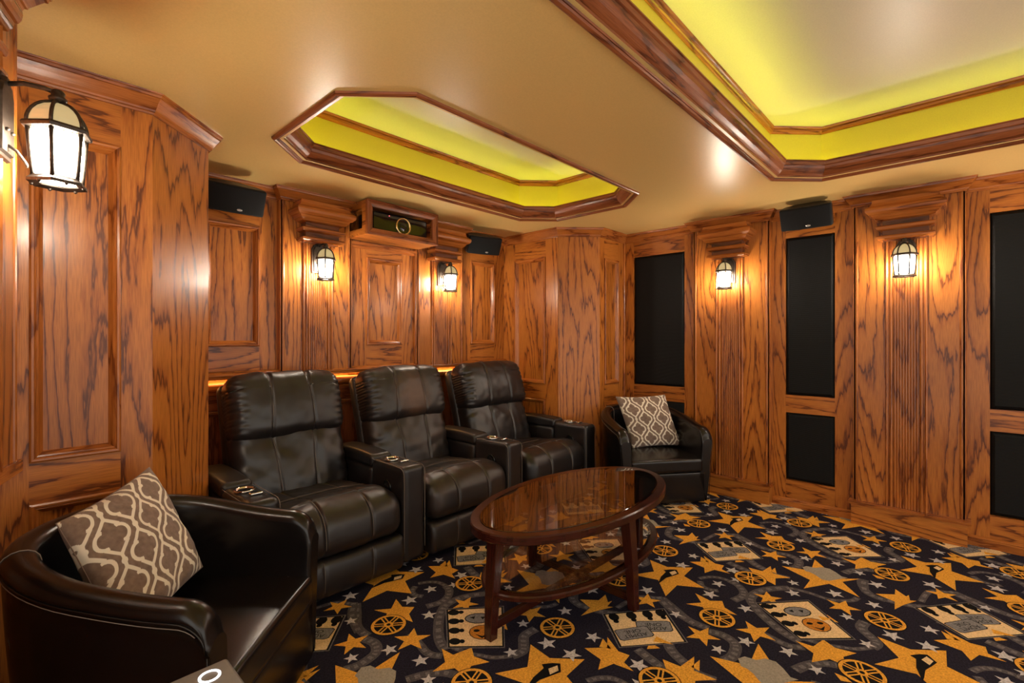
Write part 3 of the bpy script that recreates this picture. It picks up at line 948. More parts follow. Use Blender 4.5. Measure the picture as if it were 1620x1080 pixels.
SG = 'arched lantern sconces'
def sconce(f, u, h0, label):
    t = wall_thing('wall_lantern', label, 'wall lamp', f, u, 1.80, h0, SG)
    # backplate with an arched, stepped top
    m = MB()
    pr = []
    def plate(w, z0, z1, hh0, hh1):
        pts = [(-w, z0), (w, z0), (w, z1 - .05), (w * .72, z1 - .022), (w * .42, z1 - .016), (w * .25, z1), (-w * .25, z1), (-w * .42, z1 - .016), (-w * .72, z1 - .022), (-w, z1 - .05)]
        a = [m.v((x, -hh0, z)) for x, z in pts]
        b = [m.v((x * .93, -hh1, z0 + (z - z0) * .97 + .003)) for x, z in pts]
        m.face(b)
        m.face(list(reversed(a)))
        for i in range(len(pts)):
            j = (i + 1) % len(pts)
            m.face([a[i], a[j], b[j], b[i]])
    plate(.056, .062, .292, 0, .010)
    plate(.044, .074, .280, .010, .019)
    m.build('backplate', BRONZE, t)
    D = .118                                       # lantern axis from the wall
    m = MB()
    m.tube([(0, -.015, .262), (0, -.05, .272), (0, -.09, .270), (0, -D, .262)], .0065, 10)
    m.build('arm', BRONZE, t)
    m = MB()
    m.tube([(0, -.018, .098), (0, -.035, .085), (0, -.05, .060), (0, -.058, .045)], .004, 8)
    m.build('scroll', BRONZE, t)
    m = MB()
    m.lathe((0, -D, 0), [(.010, .236), (.019, .240), (.021, .248), (.014, .254), (.016, .262), (.012, .270), (.0, .274)], 14)
    m.build('finial', BRONZE, t)
    for hx, z in ((-.02, .135), (.02, .135)):
        m = MB()
        m.lathe((hx, -.019, z), [(.005, 0), (.006, .004), (.003, .008), (0, .009)], 8, axis=(0, -1, 0))
        m.build('screw', BRONZE, t)
    # hexagonal cage
    R0, R1 = .050, .062
    def hexa(r, z, k):
        a = PI / 6 + k * PI / 3
        return Vector((r * math.sin(a), -D - r * math.cos(a), z))
    m = MB()
    def ringband(prof):
        for k in range(6):
            a = [m.v(hexa(r, z, k)) for r, z in prof]
            b = [m.v(hexa(r, z, k + 1)) for r, z in prof]
            for q in range(len(prof)):
                q2 = (q + 1) % len(prof)
                m.face([a[q], a[q2], b[q2], b[q]])
    ringband([(.046, .010), (.062, .004), (.066, .004), (.066, .012), (.060, .018), (.056, .024), (.050, .024), (.046, .018)])
    ringband([(.056, .150), (.066, .148), (.076, .150), (.078, .158), (.074, .164), (.062, .166), (.056, .162)])
    for k in range(6):
        m.tube([hexa(.053, .016, k), hexa(.0635, .154, k)], .0054, 6)
        m.tube([hexa(.066 * math.cos(a), .162 + .074 * math.sin(a), k) for a in [PI / 2 * q / 8 for q in range(8)]] + [Vector((0, -D, .238))], .0046, 6)
    for k in range(6):                               # drops along the lower rim
        c = (hexa(.064, .004, k) + hexa(.064, .004, k + 1)) / 2
        m.lathe(c, [(.0, -.006), (.004, -.003), (.005, .002)], 8)
    m.build('cage', BRONZE, t)
    m = MB()
    for k in range(6):
        a = [hexa(.050, .020, k), hexa(.050, .020, k + 1), hexa(.0605, .152, k + 1), hexa(.0605, .152, k)]
        m.face([m.v(p) for p in a])
    m.face([m.v(hexa(.047, .014, k)) for k in range(6)])
    m.build('glass_pane', GLOW, t)
    m = MB()
    N_ = 6
    for k in range(6):
        for q in range(N_):
            a0, a1 = PI / 2 * q / N_, PI / 2 * (q + 1) / N_
            P = [hexa(.064 * math.cos(a0), .163 + .070 * math.sin(a0), k), hexa(.064 * math.cos(a0), .163 + .070 * math.sin(a0), k + 1),
                 hexa(.064 * math.cos(a1), .163 + .070 * math.sin(a1), k + 1), hexa(.064 * math.cos(a1), .163 + .070 * math.sin(a1), k)]
            if q == N_ - 1:
                m.face([m.v(P[0]), m.v(P[1]), m.v((0, -D, .233))])
            else:
                m.face([m.v(p) for p in P])
    m.build('dome_glass', GLOWT, t)
    return t
sconce(FL, LU - .095, .012, 'lit bronze lantern close to the camera on the left wall pilaster, largest in view')
sconce(FB, BL, .062, 'lit bronze lantern on the back wall left of the projector box')
sconce(FB, BR, .062, 'lit bronze lantern on the back wall right of the projector box')
sconce(FR, P1C, .062, 'lit bronze lantern on the right wall pilaster behind the far tub chair')
sconce(FR, P2C, .062, 'lit bronze lantern between the two black panel columns at far right')

sconce(FR, -.913, .062, 'added bronze lantern out of view along the right wall, for extra light')  # unseen lantern added past the right of the view to brighten the room

# ---------------------------------------------------------------- acoustic panels
PG = 'black acoustic panels on the right wall'
def acoustic(u0, u1, z0, z1, label):
    u, zc = (u0 + u1) / 2, (z0 + z1) / 2
    t = wall_thing('acoustic_panel', label, 'acoustic panel', FR, u, z0, -.035, PG)
    hx, hz = (u1 - u0) / 2 - .002, (z1 - z0) / 2 - .002
    m = MB()
    b = .022
    P = [(-hx, 0), (hx, 0), (hx, 2 * hz), (-hx, 2 * hz)]
    def ring(ins, y): return [m.v((x - math.copysign(ins, x), y, z + (ins if z < hz else -ins) + .002)) for x, z in P]
    rs = [ring(0, 0), ring(0, -.016), ring(.004, -.024), ring(b, -.037)]
    for a, c in zip(rs, rs[1:]):
        for i in range(4):
            j = (i + 1) % 4
            m.face([a[i], a[j], c[j], c[i]])
    m.face(rs[-1])
    m.face(list(reversed(rs[0])))
    o = m.build('acoustic_panel', CLOTH)
    o.location = t.location
    o.rotation_euler = t.rotation_euler
    for k in ('label', 'category', 'group'):
        o[k] = t[k]
    bpy.data.objects.remove(t)
    return o
acoustic(1.931, 2.462, .915, 2.205, 'tall black fabric wall panel nearest the room corner, above the far chair')
acoustic(1.931, 2.462, .218, .77, 'short black fabric panel mostly hidden behind the far tub chair')
acoustic(.729, 1.072, .915, 2.205, 'tall black fabric panel beneath the speaker on the right wall')
acoustic(.729, 1.072, .218, .77, 'short black fabric panel near the floor between the two pilasters')
acoustic(-.47, -.13, .915, 2.205, 'tall black fabric panel cut by the right edge of the photo')
acoustic(-.47, -.13, .218, .77, 'short black fabric panel low at the right edge of the photo')

# ---------------------------------------------------------------- surround speakers
def speaker(f, u, v, h, label, tilt=24, wd=.345, ht=.168, dp=.155, yaw=0.0):
    t = wall_thing('surround_speaker', label, 'speaker', f, u, v, h, 'small black surround speakers under the ceiling')
    M = Matrix.Rotation(math.radians(yaw), 4, 'Z') @ Matrix.Translation((0, -.13, 0)) @ Matrix.Rotation(math.radians(tilt), 4, 'X')
    hw = wd / 2
    out = [(-hw, -.02), (hw, -.02), (hw, .01)] + [(hw * math.cos(a), .01 + (dp - .03) * math.sin(a)) for a in [PI * k / 16 for k in range(1, 16)]] + [(-hw, .01)]
    m = MB()
    def ringz(z, s=1.0): return [m.v(M @ Vector((x * s, y * s, z))) for x, y in out]
    rs = [ringz(-ht / 2, .97), ringz(-ht / 2 + .006), ringz(ht / 2 - .006), ringz(ht / 2, .97)]
    for a, c in zip(rs, rs[1:]):
        for i in range(len(out)):
            j = (i + 1) % len(out)
            m.face([a[i], a[j], c[j], c[i]])
    m.face(rs[-1])
    m.face(list(reversed(rs[0])))
    m.build('cabinet', SPKTOP, t, bevel=.003)
    m = MB()
    def gd(p):
        p.y -= .016 * (1 - (p.x / hw) ** 2)
        return p
    m.rbox((0, -.030, 0), (hw, .014, ht / 2), .012, 8, 3, gd, M)
    g = m.build('grille', GRILLE, t)
    m = MB()
    pts = [(.016 * math.cos(a), .007 * math.sin(a)) for a in [2 * PI * k / 20 for k in range(20)]]
    A = [m.v(M @ Vector((.02 + x, -.0605, -ht / 2 + .026 + z))) for x, z in pts]
    B = [m.v(M @ Vector((.02 + x * .8, -.0625, -ht / 2 + .026 + z * .8))) for x, z in pts]
    m.face(B)
    for i in range(20):
        m.face([A[i], A[(i + 1) % 20], B[(i + 1) % 20], B[i]])
    m.build('badge', SILVER, g)
    m = MB()
    m.box(LF, -.03, .03, -.035, .035, 0, .012)
    m.tube([(0, -.01, 0), (0, -.05, -.003), M @ Vector((0, .06, -.01))], .012, 10)
    m.build('bracket', BLACK, t)
    return t
GRILLE = leather('black speaker cloth', (0.0045, 0.0048, 0.006), 0.75, 0.4, 900, spec=0.25)
SPKTOP = plain('dark walnut vinyl', (0.035, 0.022, 0.016), 0.4, nscale=30)
speaker(FB, 1.045, 2.270, .062, 'black speaker tilted down beside the left column, above the first recliner')
speaker(FB, 3.275, 2.285, .062, 'black speaker in the far corner of the back wall, right of both lanterns', yaw=-18)
speaker(FR, .885, 2.318, .062, 'black speaker on the right wall above a tall fabric panel')

# ---------------------------------------------------------------- projector in its hanging oak box
pb = wall_thing('projector_box', 'open oak box hanging under the ceiling holding a projector', 'cabinet', FB, 2.2385, 2.167, .02)
hw, hd, hh = .331, .30, .258
m = MB()
m.box(LF, -hw, hw, 0, .018, 0, hd - .02, 'u')
m.build('bottom_board', OAK, pb)
m = MB()
m.box(LF, -hw, hw, hh - .018, hh, 0, hd - .02, 'u')
m.build('top_board', OAK, pb)
for s in (-1, 1):                                   # sides with a wide vent cut out
    m = MB()
    a, b = sorted((s * hw, s * (hw - .018)))
    for z0, z1, h0, h1 in ((.018, .05, 0, hd - .02), (hh - .06, hh - .018, 0, hd - .02), (.05, hh - .06, 0, .03), (.05, hh - .06, hd - .075, hd - .02)):
        m.box(LF, a, b, z0, z1, h0, h1, 'h')
    m.build('side_panel', OAK, pb)
m = MB()
m.sweep(LF, [(-hw - .002, -.002), (hw + .002, -.002), (hw + .002, hh + .002), (-hw - .002, hh + .002)], [(0, hd - .02), (0, hd + .006), (.008, hd + .008), (.014, hd), (.024, hd + .004), (.034, hd), (.050, hd - .004), (.053, hd - .02)], closed=True, close_prof=True)
m.build('face_frame', OAKD, pb)
pj = wall_thing('projector', 'black projector with a gold lens ring inside the oak box', 'projector', FB, 2.2385, 2.187, .05)
m = MB()
m.rbox((0, -.115, .092), (.258, .115, .086), .02, 6, 3)
m.build('body', BLACKG, pj)
m = MB()
cx, cz = .015, .092
m.lathe((cx, -.222, cz), [(.056, 0), (.070, 0), (.072, .010), (.068, .016), (.060, .016), (.056, .010)], 40, axis=(0, -1, 0), loop=True)
m.build('lens_ring', BRASS, pj)
m = MB()
m.lathe((cx, -.222, cz), [(.056, 0), (.056, .006), (.045, .004), (.03, .009), (0, .012)], 32, axis=(0, -1, 0))
m.build('lens', BLACKG, pj)
m = MB()
m.lathe((-.115, -.229, .155), [(.003, 0), (.003, .004), (0, .005)], 8, axis=(0, -1, 0))
m.build('status_light', REDLED, pj)

# ================================================================== RECLINERS
def nz(p, s, seed=0.0):
    return noise.noise(Vector((p.x * s + seed, p.y * s + seed * 1.7, p.z * s - seed)))

def thread(m, fn, ts, r=.0016):
    m.tube([fn(t) for t in ts], r, 5)

RW, RA = .705, .16                                     # seat width, arm width
def recliner(cx, label, left_arm, lth, seed, RW=RW):
    t = thing('recliner', label, 'recliner', (cx, 2.41, 0), 0, 'home cinema recliners in a row')
    rnd = random.Random(seed)
    hw = RW / 2
    # base
    m = MB()
    m.box(XYZ, -hw, hw, .10, .86, .03, .24)
    m.build('base', BLACK, t)
    # seat cushion: waterfall front
    def stitch(P, r):
        s_ = MB()
        s_.tube(P, r, 5)
        s_.build('stitching', THREADD, t)
    def seat(p):
        u = p.x / hw
        y = p.y
        p.z += .022 * (1 - u * u) * (1 if p.z > 0 else 0)
        f = max(0.0, (-y - .02) / .33)                 # towards the front edge
        if p.z > 0:
            p.z += .030 * math.sin(min(1, f) * PI) - .028 * max(0.0, (y - .0) / .33)
        if p.y < -.2:
            p.y -= .03 * (1 - ((p.z + .02) / .14) ** 2) * (1 - .5 * u * u)
        for s in (-.135, .135):
            d = (p.x - s - .02 * (y)) / .008
            p.z -= .009 * math.exp(-d * d) * (1 if p.z > -.05 else 0)
            p.y += .009 * math.exp(-d * d) * (1 if p.y < -.22 else 0)
        d = (y - .03) / .010
        if p.z > 0:
            p.z -= .008 * math.exp(-d * d)
        p.z += .005 * nz(p, 6, seed) + .0025 * nz(p, 22, seed)
        if abs(u) > .93:
            p.z += .004 * math.sin(y * 190) * (1 if y < 0 else .3)
        return p
    m = MB()
    m.rbox((0, .335, .345), (hw - .004, .345, .115), .085, (90, 34, 8), 7, seat)
    so = m.build('seat', lth, t)
    sx = [(-.135, 1), (.135, 1)]
    for s, _ in sx:
        pts = []
        for q in range(30):
            a = q / 29
            y = .33 - a * .60
            if y > -.26:
                p = Vector((s + .02 * y, y, .115))
            pts.append(p.copy())
        top = [Vector((s + .02 * (.28 - .54 * k / 24), .28 - .54 * k / 24, .115)) for k in range(25)]
        fr = [Vector((s - .005, -.26 - .085 * math.sin(a), .03 + .085 * math.cos(a))) for a in [PI / 2 * k / 8 for k in range(1, 9)]]
        low = [Vector((s - .005, -.345, .03 - .10 * k / 6)) for k in range(1, 6)]
        P = []
        for p in top + fr + low:
            q = seat(p.copy())
            P.append(q + Vector((0, .335, .345)) + (Vector((0, 0, .0045)) if p.z > .1 else Vector((0, -.0045, .002))))
        stitch(P, .0013)
    P = [seat(Vector((x, .03, .115))) + Vector((0, .335, .350)) for x in [-.30 + .6 * k / 20 for k in range(21)]]
    stitch(P, .0012)
    # footrest panel
    def foot(p):
        u = p.x / hw
        p.y -= .018 * (1 - (p.z / .1) ** 2) * (1 if p.y < 0 else 0)
        for s in (-.14, .14):
            d = (p.x - s) / .007
            p.y += .007 * math.exp(-d * d) * (1 if p.y < 0 else 0)
        p.z += .004 * nz(p, 8, seed + 3)
        return p
    m = MB()
    m.rbox((0, .045, .130), (hw - .002, .055, .100), .030, (80, 3, 10), 4, foot)
    m.build('footrest', lth, t)
    for s in (-.14, .14):
        stitch([foot(Vector((s, -.055, -.06 + .15 * k / 12))) + Vector((0, .0435, .130)) for k in range(13)], .0012)
    # back: lower cushion, head cushion and outer shell, leaning
    M = Matrix.Translation((0, .645, .335)) @ Matrix.Rotation(math.radians(-17), 4, 'X')
    m = MB()
    m.rbox((0, .115, .415), (hw + .004, .055, .405), .05, 10, 4, None, M)
    m.build('back_shell', lth, t)
    def back(p):
        u = p.x / hw
        if p.y < 0:
            p.y -= .040 * (1 - u * u) * (1 - (p.z / .27) ** 2)
            for s, sl in ((-.115, -.10), (.115, .10)):
                d = (p.x - s - sl * p.z * .5) / .007
                p.y += .009 * math.exp(-d * d)
            k = rnd0
            p.y += .016 * noise.noise(Vector((p.x * 5 + p.z * 6 + k, p.z * 2.0, k))) + .006 * nz(p, 14, k)
            if abs(u) > .7:
                p.y += .006 * math.sin(p.z * 75 + 3 * u + nz(p, 9, k) * 3) * (abs(u) - .7) / .3
        return p
    rnd0 = seed * 3.1
    m = MB()
    m.rbox((0, .02, .245), (hw - .006, .085, .255), .06, (84, 4, 40), 5, back, M)
    m.build('back_cushion', lth, t)
    def head(p):
        u = p.x / hw
        if p.y < 0:
            p.y -= .038 * (1 - u * u * .7) * (1 - (p.z / .22) ** 2)
            for s, sl in ((-.125, .05), (.125, -.05)):
                d = (p.x - s - sl * p.z) / .007
                p.y += .010 * math.exp(-d * d)
            p.y += .012 * noise.noise(Vector((p.x * 4 + rnd0, p.z * 3, 7.0))) + .003 * nz(p, 18, rnd0)
        if p.z > .1:
            for s in (-.125, .125):
                d = (p.x - s) / .012
                p.z -= .010 * math.exp(-d * d)
            p.z += .010 * nz(p, 9, rnd0 + 5) - .030 * u ** 4
        if abs(u) > .72:
            w = (abs(u) - .72) / .28
            p.y += .0055 * math.sin(p.z * 150 + 2 * nz(p, 12, rnd0)) * w
            p.x -= math.copysign(.004 * math.sin(p.z * 150) * w, u)
        return p
    m = MB()
    m.rbox((0, -.005, .640), (hw + .006, .105, .215), .075, (84, 4, 40), 7, head, M)
    ho = m.build('headrest', LEATHERH if lth is LEATHERW else lth, t)
    for s, sl in ((-.125, .05), (.125, -.05)):
        stitch([M @ (head(Vector((s + sl * z, -.105, z))) + Vector((0, -.0058, .640))) for z in [-.15 + .29 * k / 24 for k in range(25)]], .0013)
    for s, sl in ((-.115, -.05), (.115, .05)):
        stitch([M @ (back(Vector((s + sl * z, -.085, z))) + Vector((0, .0192, .245))) for z in [-.18 + .36 * k / 24 for k in range(25)]], .0013)
    # arms
    for sgn in ((-1, 1) if left_arm else (1,)):
        ax = sgn * (hw + RA / 2)
        def arm(p):
            if p.z > .2:
                p.z += .010 * math.sin(max(0, min(1, (p.y + .44) / .34)) * PI) + .003 * nz(p, 9, seed)
            p.x += .004 * nz(p, 6, seed + 2)
            return p
        m = MB()
        m.rbox((ax, .185, .325), (RA / 2 - .001, .185, .285), .035, 10, 5, arm)
        m.build('arm_console', lth, t)
        m = MB()
        m.rbox((ax, .615, .300), (RA / 2 - .002, .245, .255), .030, 8, 4)
        m.build('arm', lth, t)
        m = MB()
        def lid(p):
            if p.z > 0:
                p.z += .010 * (1 - (p.y / .25) ** 2)
                p.z += .003 * nz(p, 10, seed + 4)
            return p
        m.rbox((ax, .610, .590), (RA / 2 - .001, .250, .040), .028, 10, 4, lid)
        m.build('armrest_lid', lth, t)
        e = RA / 2
        for s in (-1, 1):
            m = MB()
            th2 = [Vector((ax + s * (e - .006), .355 - .29 * k / 10, .6075)) for k in range(10)]
            th2 += [Vector((ax + s * (e - .004), .05 - .045 * math.sin(a), .566 + .040 * math.cos(a))) for a in [PI / 2 * k / 6 for k in range(7)]]
            th2 += [Vector((ax + s * (e - .006), .0035, .56 - .45 * k / 8)) for k in range(1, 9)]
            m.tube(th2, .0018, 5)
            m.build('piping', THREADD, t)
        m = MB()
        cxp, cyp = ax - .008, .235
        m.lathe((cxp, cyp, .612), [(.038, -.01), (.047, .0), (.050, .008), (.047, .011), (.041, .011), (.039, .004)], 28, cap=False)
        ch = m.build('cup_holder', CHROME, t)
        m = MB()
        m.lathe((cxp, cyp, .612), [(.0395, .0), (.0395, .005), (.036, .004), (0, .0035)], 24)
        m.build('cup_well', BLACKG, ch)
        m = MB()
        m.rbox((ax + .012, .138, .618), (.030, .016, .006), .005, 4, 2)
        m.build('control_button', CHROME, t)
        if sgn == 1:
            m = MB()
            m.lathe((ax - RA / 2 + .001, .175, .47), [(.042, 0), (.043, .006), (.036, .010), (.030, .006), (.018, .012), (0, .014)], 24, axis=(-1, 0, 0))
            m.build('recline_knob', BLACKG, t)
    return t
recliner(1.300, 'brown leather recliner nearest the camera, behind the near tub chair', True, LEATHER, 1.3, .70)
recliner(2.193, 'middle brown leather recliner with a worn patch on its headrest', False, LEATHERW, 2.9, .70)
recliner(3.155, 'farthest brown leather recliner, beside the corner column', False, LEATHER, 4.4, .76)
# ================================================================== TUB CHAIRS
def tub_chair(loc, rz, label, front=False):
    """local: +y is where the sitter looks, x to the right; front edge at y = 0"""
    t = thing('tub_chair', label, 'armchair', loc, rz, 'black tub armchairs')
    HW, DEP, TH = .402, .79, .092
    # plan of the outer rim: right arm, round back, left arm
    plan = []
    ys = -.36
    yl = [0, .004, .010, .018, .028, .040, .055, .072, .095, .13, .18, .24, .30, .36]
    for k in yl:
        plan.append(Vector((HW, -k)))
    for k in range(1, 32):
        a = PI * k / 32
        ca, sa = math.cos(a), math.sin(a)
        e = 0.97
        plan.append(Vector((HW * math.copysign(abs(ca) ** e, ca), ys - (DEP + ys) * abs(sa) ** e)))
    for k in reversed(yl):
        plan.append(Vector((-HW, -k)))
    n = len(plan)
    nor = []
    for i in range(n):
        a, b = plan[max(0, i - 1)], plan[min(n - 1, i + 1)]
        d = (b - a).normalized()
        nor.append(Vector((-d.y, d.x)))            # left of travel
    ctr = Vector((0, -.35))
    for i in range(n):
        if nor[i].dot(plan[i] - ctr) < 0:
            nor[i] = -nor[i]
    def ztop(i):
        y = -plan[i].y
        s = max(0.0, min(1.0, (y - .02) / (DEP - .02)))
        z = .640 + .108 * (s * s * (3 - 2 * s))
        if y < .085:
            q = (.085 - y) / .085
            z -= .085 * (1 - math.sqrt(max(0, 1 - q * q)))
        return z
    # cross-section (o outward from the rim line, z fraction or absolute below the top)
    m = MB()
    rows = []
    for i in range(n):
        zt = ztop(i)
        p, nn = plan[i], nor[i]
        sec = []
        def S(o, z): sec.append(Vector((p.x + nn.x * o, p.y + nn.y * o, z)))
        fl = .042
        for k in range(10):                         # outside face, flaring upward
            f = k / 9
            S(-fl * (1 - f) ** 1.5 - .006 * (1 - f) - .004 + .012 * math.sin(f * PI) * 0.0, .03 + (zt - .045 - .03) * f)
        R = TH / 2
        for k in range(9):
            a = PI * k / 8
            S(-R + R * math.cos(a) + .002, zt - .040 + (.040 if k not in (0, 8) else .040) * math.sin(a))
        for k in range(1, 8):
            f = k / 7
            S(-TH - .030 * f ** 1.5, (zt - .05) + (.22 - (zt - .05)) * f)
        rows.append([m.v(q) for q in sec])
    for a, b in zip(rows, rows[1:]):
        for k in range(len(a) - 1):
            m.face([a[k], a[k + 1], b[k + 1], b[k]], None, 0, True)
    for r, rev in ((rows[0], False), (rows[-1], True)):   # arm fronts, slightly padded
        c = sum((v.co for v in r), Vector()) / len(r)
        pts = [v for v in r]
        inn = [m.v(v.co + (c - v.co).normalized() * min(.012, (c - v.co).length * .3) + Vector((0, .010, 0))) for v in r]
        for k in range(len(r) - 1):
            m.face([r[k], r[k + 1], inn[k + 1], inn[k]], None, 0, True)
        m.face([r[-1], r[0], inn[0], inn[-1]], None, 0, True)
        m.face(inn)
    m.build('shell', TUB, t)
    # seat cushion and front panel
    def cus(p):
        u = p.x / .33
        if p.z > 0:
            p.z += .022 * (1 - u * u) * (1 - (p.y / .36) ** 2)
        if p.y < -.1:
            k = (-p.y - .1) / .27
            p.x *= 1 - .35 * k * k
        p.z += .002 * nz(p, 12, 3.0)
        return p
    m = MB()
    m.rbox((0, -.335, .330), (.312, .355, .055), .022, 16, 4, cus)
    m.build('seat_cushion', TUB, t)
    m = MB()
    def bas(p):
        if p.y < -.1:
            k = (-p.y - .1) / .27
            p.x *= 1 - .35 * k * k
        return p
    m.rbox((0, -.335, .150), (.338, .345, .123), .012, 10, 3, bas)
    m.build('base', TUB, t)
    # welts and stitches
    m = MB()
    P = []
    for i in range(0, n):
        zt = ztop(i)
        p, nn = plan[i], nor[i]
        P.append(Vector((p.x + nn.x * .002, p.y + nn.y * .002, zt - .043)))
    m.tube(P, .0028, 6)
    m.build('welt', TUB, t)
    for r in (0, n - 1):
        p, nn = plan[r], nor[r]
        zt = ztop(r)
        m = MB()
        m.tube([Vector((p.x - nn.x * (.034 * (1 - f)), .004, .04 + (zt - .09) * f)) for f in [k / 10 for k in range(11)]], .0022, 6)
        m.build('welt', TUB, t)
    m = MB()
    P = []
    for i in range(4, n - 4):
        zt = ztop(i)
        p, nn = plan[i], nor[i]
        P.append(Vector((p.x + nn.x * .0008, p.y + nn.y * .0008, zt - .056)))
    m.tube(P, .0012, 5)
    m.build('stitching', THREAD, t)
    for i in (21, n - 22):                            # seams across the rim
        zt = ztop(i)
        p, nn = plan[i], nor[i]
        R = TH / 2
        Q = [Vector((p.x + nn.x * .003, p.y + nn.y * .003, zt - .05))]
        for k in range(9):
            a = PI * k / 8
            o = -R + (R + .0012) * math.cos(a) + .002
            Q.append(Vector((p.x + nn.x * o, p.y + nn.y * o, zt - .040 + .0412 * math.sin(a))))
        for k in range(1, 6):
            f = k / 7
            o = -TH - .030 * f ** 1.5 - .001
            Q.append(Vector((p.x + nn.x * o, p.y + nn.y * o, (zt - .05) + (.22 - (zt - .05)) * f)))
        m = MB()
        m.tube(Q, .0014, 5)
        m.build('stitching', THREAD, t)
    return t
def ang(fx, fy):
    return math.atan2(fy, fx) - PI / 2
c1 = tub_chair((.682, 1.795, 0), ang(.70, -.714), 'black leather tub chair in the left foreground')
c2 = tub_chair((3.765, 1.775, 0), ang(-.61, -.79), 'black leather tub chair in the far right corner')

# ================================================================== PILLOWS
def pillow_mat(name):
    m, nt, b = new_mat(name)
    at = N(nt, 'ShaderNodeAttribute', attribute_name='trellis')
    tc = N(nt, 'ShaderNodeTexCoord')
    n = N(nt, 'ShaderNodeTexNoise')
    n.inputs['Scale'].default_value = 55.0
    n.inputs['Detail'].default_value = 4.0
    L(nt, tc.outputs['Object'], n.inputs['Vector'])
    br = ramp(nt, n.outputs[0], [(0.3, (0.155, 0.098, 0.071)), (0.7, (0.235, 0.160, 0.120))])
    f = ramp(nt, at.outputs['Fac'], [(0.35, (0, 0, 0)), (0.65, (1, 1, 1))])
    c = mix_col(nt, 'MIX', f, br, (0.78, 0.70, 0.57))
    L(nt, c, b.inputs['Base Color'])
    b.inputs['Roughness'].default_value = 0.8
    b.inputs['Sheen Weight'].default_value = 0.15
    bp = N(nt, 'ShaderNodeBump')
    bp.inputs['Strength'].default_value = 0.3
    bp.inputs['Distance'].default_value = 0.002
    n2 = N(nt, 'ShaderNodeTexNoise')
    n2.inputs['Scale'].default_value = 500.0
    L(nt, tc.outputs['Object'], n2.inputs['Vector'])
    L(nt, n2.outputs[0], bp.inputs['Height'])
    L(nt, bp.outputs[0], b.inputs['Normal'])
    return m
PILLOW = pillow_mat('taupe trellis cotton')
def trellis(x, y, W, H, lw):
    best = 9.0
    for ox, oy in ((0, 0), (W / 2, H / 2)):
        px = (x - ox + W / 2) % W - W / 2
        py = (y - oy + H / 2) % H - H / 2
        r = W * .175
        d = min(math.hypot(abs(px) - W * .155, py) - r, math.hypot(px, abs(py) - W * .135) - r)
        # ogee point above and below
        ay = abs(py)
        q = (abs(px) * 1.0 + (ay - W * .40)) * .74
        if ay > W * .2:
            d = min(d, max(q, W * .16 - ay))
        best = min(best, abs(d))
        if ay > W * .38:
            bead = math.hypot(px, ay - H / 2)
            best = min(best, max(0.0, abs(px) - 0.0), max(0, bead - lw * .8))
    return best
def pillow(name, label, c, u, v, size, thick, seed, W=.165, rot=0.0, pinch=.06):
    U = Vector(u).normalized()
    Vs = Vector(v).normalized()                    # cloth may sag out of square
    Nn = U.cross(Vs).normalized()
    V = Nn.cross(U).normalized()
    shx, shy = Vs.dot(U), Vs.dot(V)
    G = 150
    t = bpy.data.meshes.new(name)
    bm = bmesh.new()
    verts = {}
    pat = []
    lay = bm.verts.layers.float.new('trellis')
    hs = size / 2
    cr, sr = math.cos(rot), math.sin(rot)
    for sd in (1, -1):
        for i in range(G + 1):
            for j in range(G + 1):
                a, b = -1 + 2 * i / G, -1 + 2 * j / G
                edge = i in (0, G) or j in (0, G)
                if edge and sd < 0:
                    verts[sd, i, j] = verts[1, i, j]
                    continue
                k = (1 - a * a) * (1 - b * b)
                hgt = thick / 2 * (k ** .42)
                px = hs * a * (1 - pinch * (1 - b * b) ** 1.0 * a * a)
                py = hs * b * (1 - pinch * (1 - a * a) ** 1.0 * b * b)
                hgt += (.012 * noise.noise(Vector((a * 1.7 + seed, b * 1.7, seed))) + .004 * noise.noise(Vector((a * 5 + b * 3, b * 5, seed * 2)))) * min(1, k * 5)
                p = Vector((px + py * shx, py * shy, sd * hgt))
                w = bm.verts.new(p)
                xx, yy = px * cr - py * sr, px * sr + py * cr
                d = trellis(xx + seed * .1, yy + seed * .07, W, W * 1.06, .006)
                w[lay] = max(0.0, min(1.0, 0.5 + (.0058 - d) / .003))
                verts[sd, i, j] = w
        for i in range(G):
            for j in range(G):
                q = [verts[sd, i, j], verts[sd, i + 1, j], verts[sd, i + 1, j + 1], verts[sd, i, j + 1]]
                if sd < 0:
                    q.reverse()
                f = bm.faces.new(q)
                f.smooth = True
    bm.to_mesh(t)
    bm.free()
    t.materials.append(PILLOW)
    o = link(name, t)
    R = Matrix((U, V, Nn)).transposed()
    o.matrix_world = Matrix.Translation(c) @ R.to_4x4()
    tag(o, label, 'pillow', 'trellis pattern pillows')
    m = MB()
    e = []
    for k in range(G):
        e.append((k, 0))
    for k in range(G):
        e.append((G, k))
    for k in range(G):
        e.append((G - k, G))
    for k in range(G):
        e.append((0, G - k))
    P = []
    for i, j in e[::3]:
        a, b = -1 + 2 * i / G, -1 + 2 * j / G
        qx, qy = hs * a * (1 - pinch * (1 - b * b) * a * a), hs * b * (1 - pinch * (1 - a * a) * b * b)
        P.append(Vector((qx + qy * shx, qy * shy, 0)))
    m.tube(P, .0022, 5, closed=True)
    m.build('seam_edge', PILLOW, o)
    return o
# near pillow stands on one corner against the back of the near chair
pA, pB, pC = Vector((.122, 2.142, .80)), Vector((.387, 2.445, .85)), Vector((.521, 2.226, .466))
pillow('throw_pillow', 'brown pillow with cream trellis tipped on its corner in the near chair', (pA + pC) / 2 + Vector((.03, -.03, .0)), pB - pA, pB - pC, .46, .15, 1.4, rot=.1)
pillow('throw_pillow', 'brown pillow with cream trellis sitting upright in the far corner chair', (4.055, 2.085, .630), (.79, -.61, .02), (-.035, .15, .46), .475, .15, 2.2)

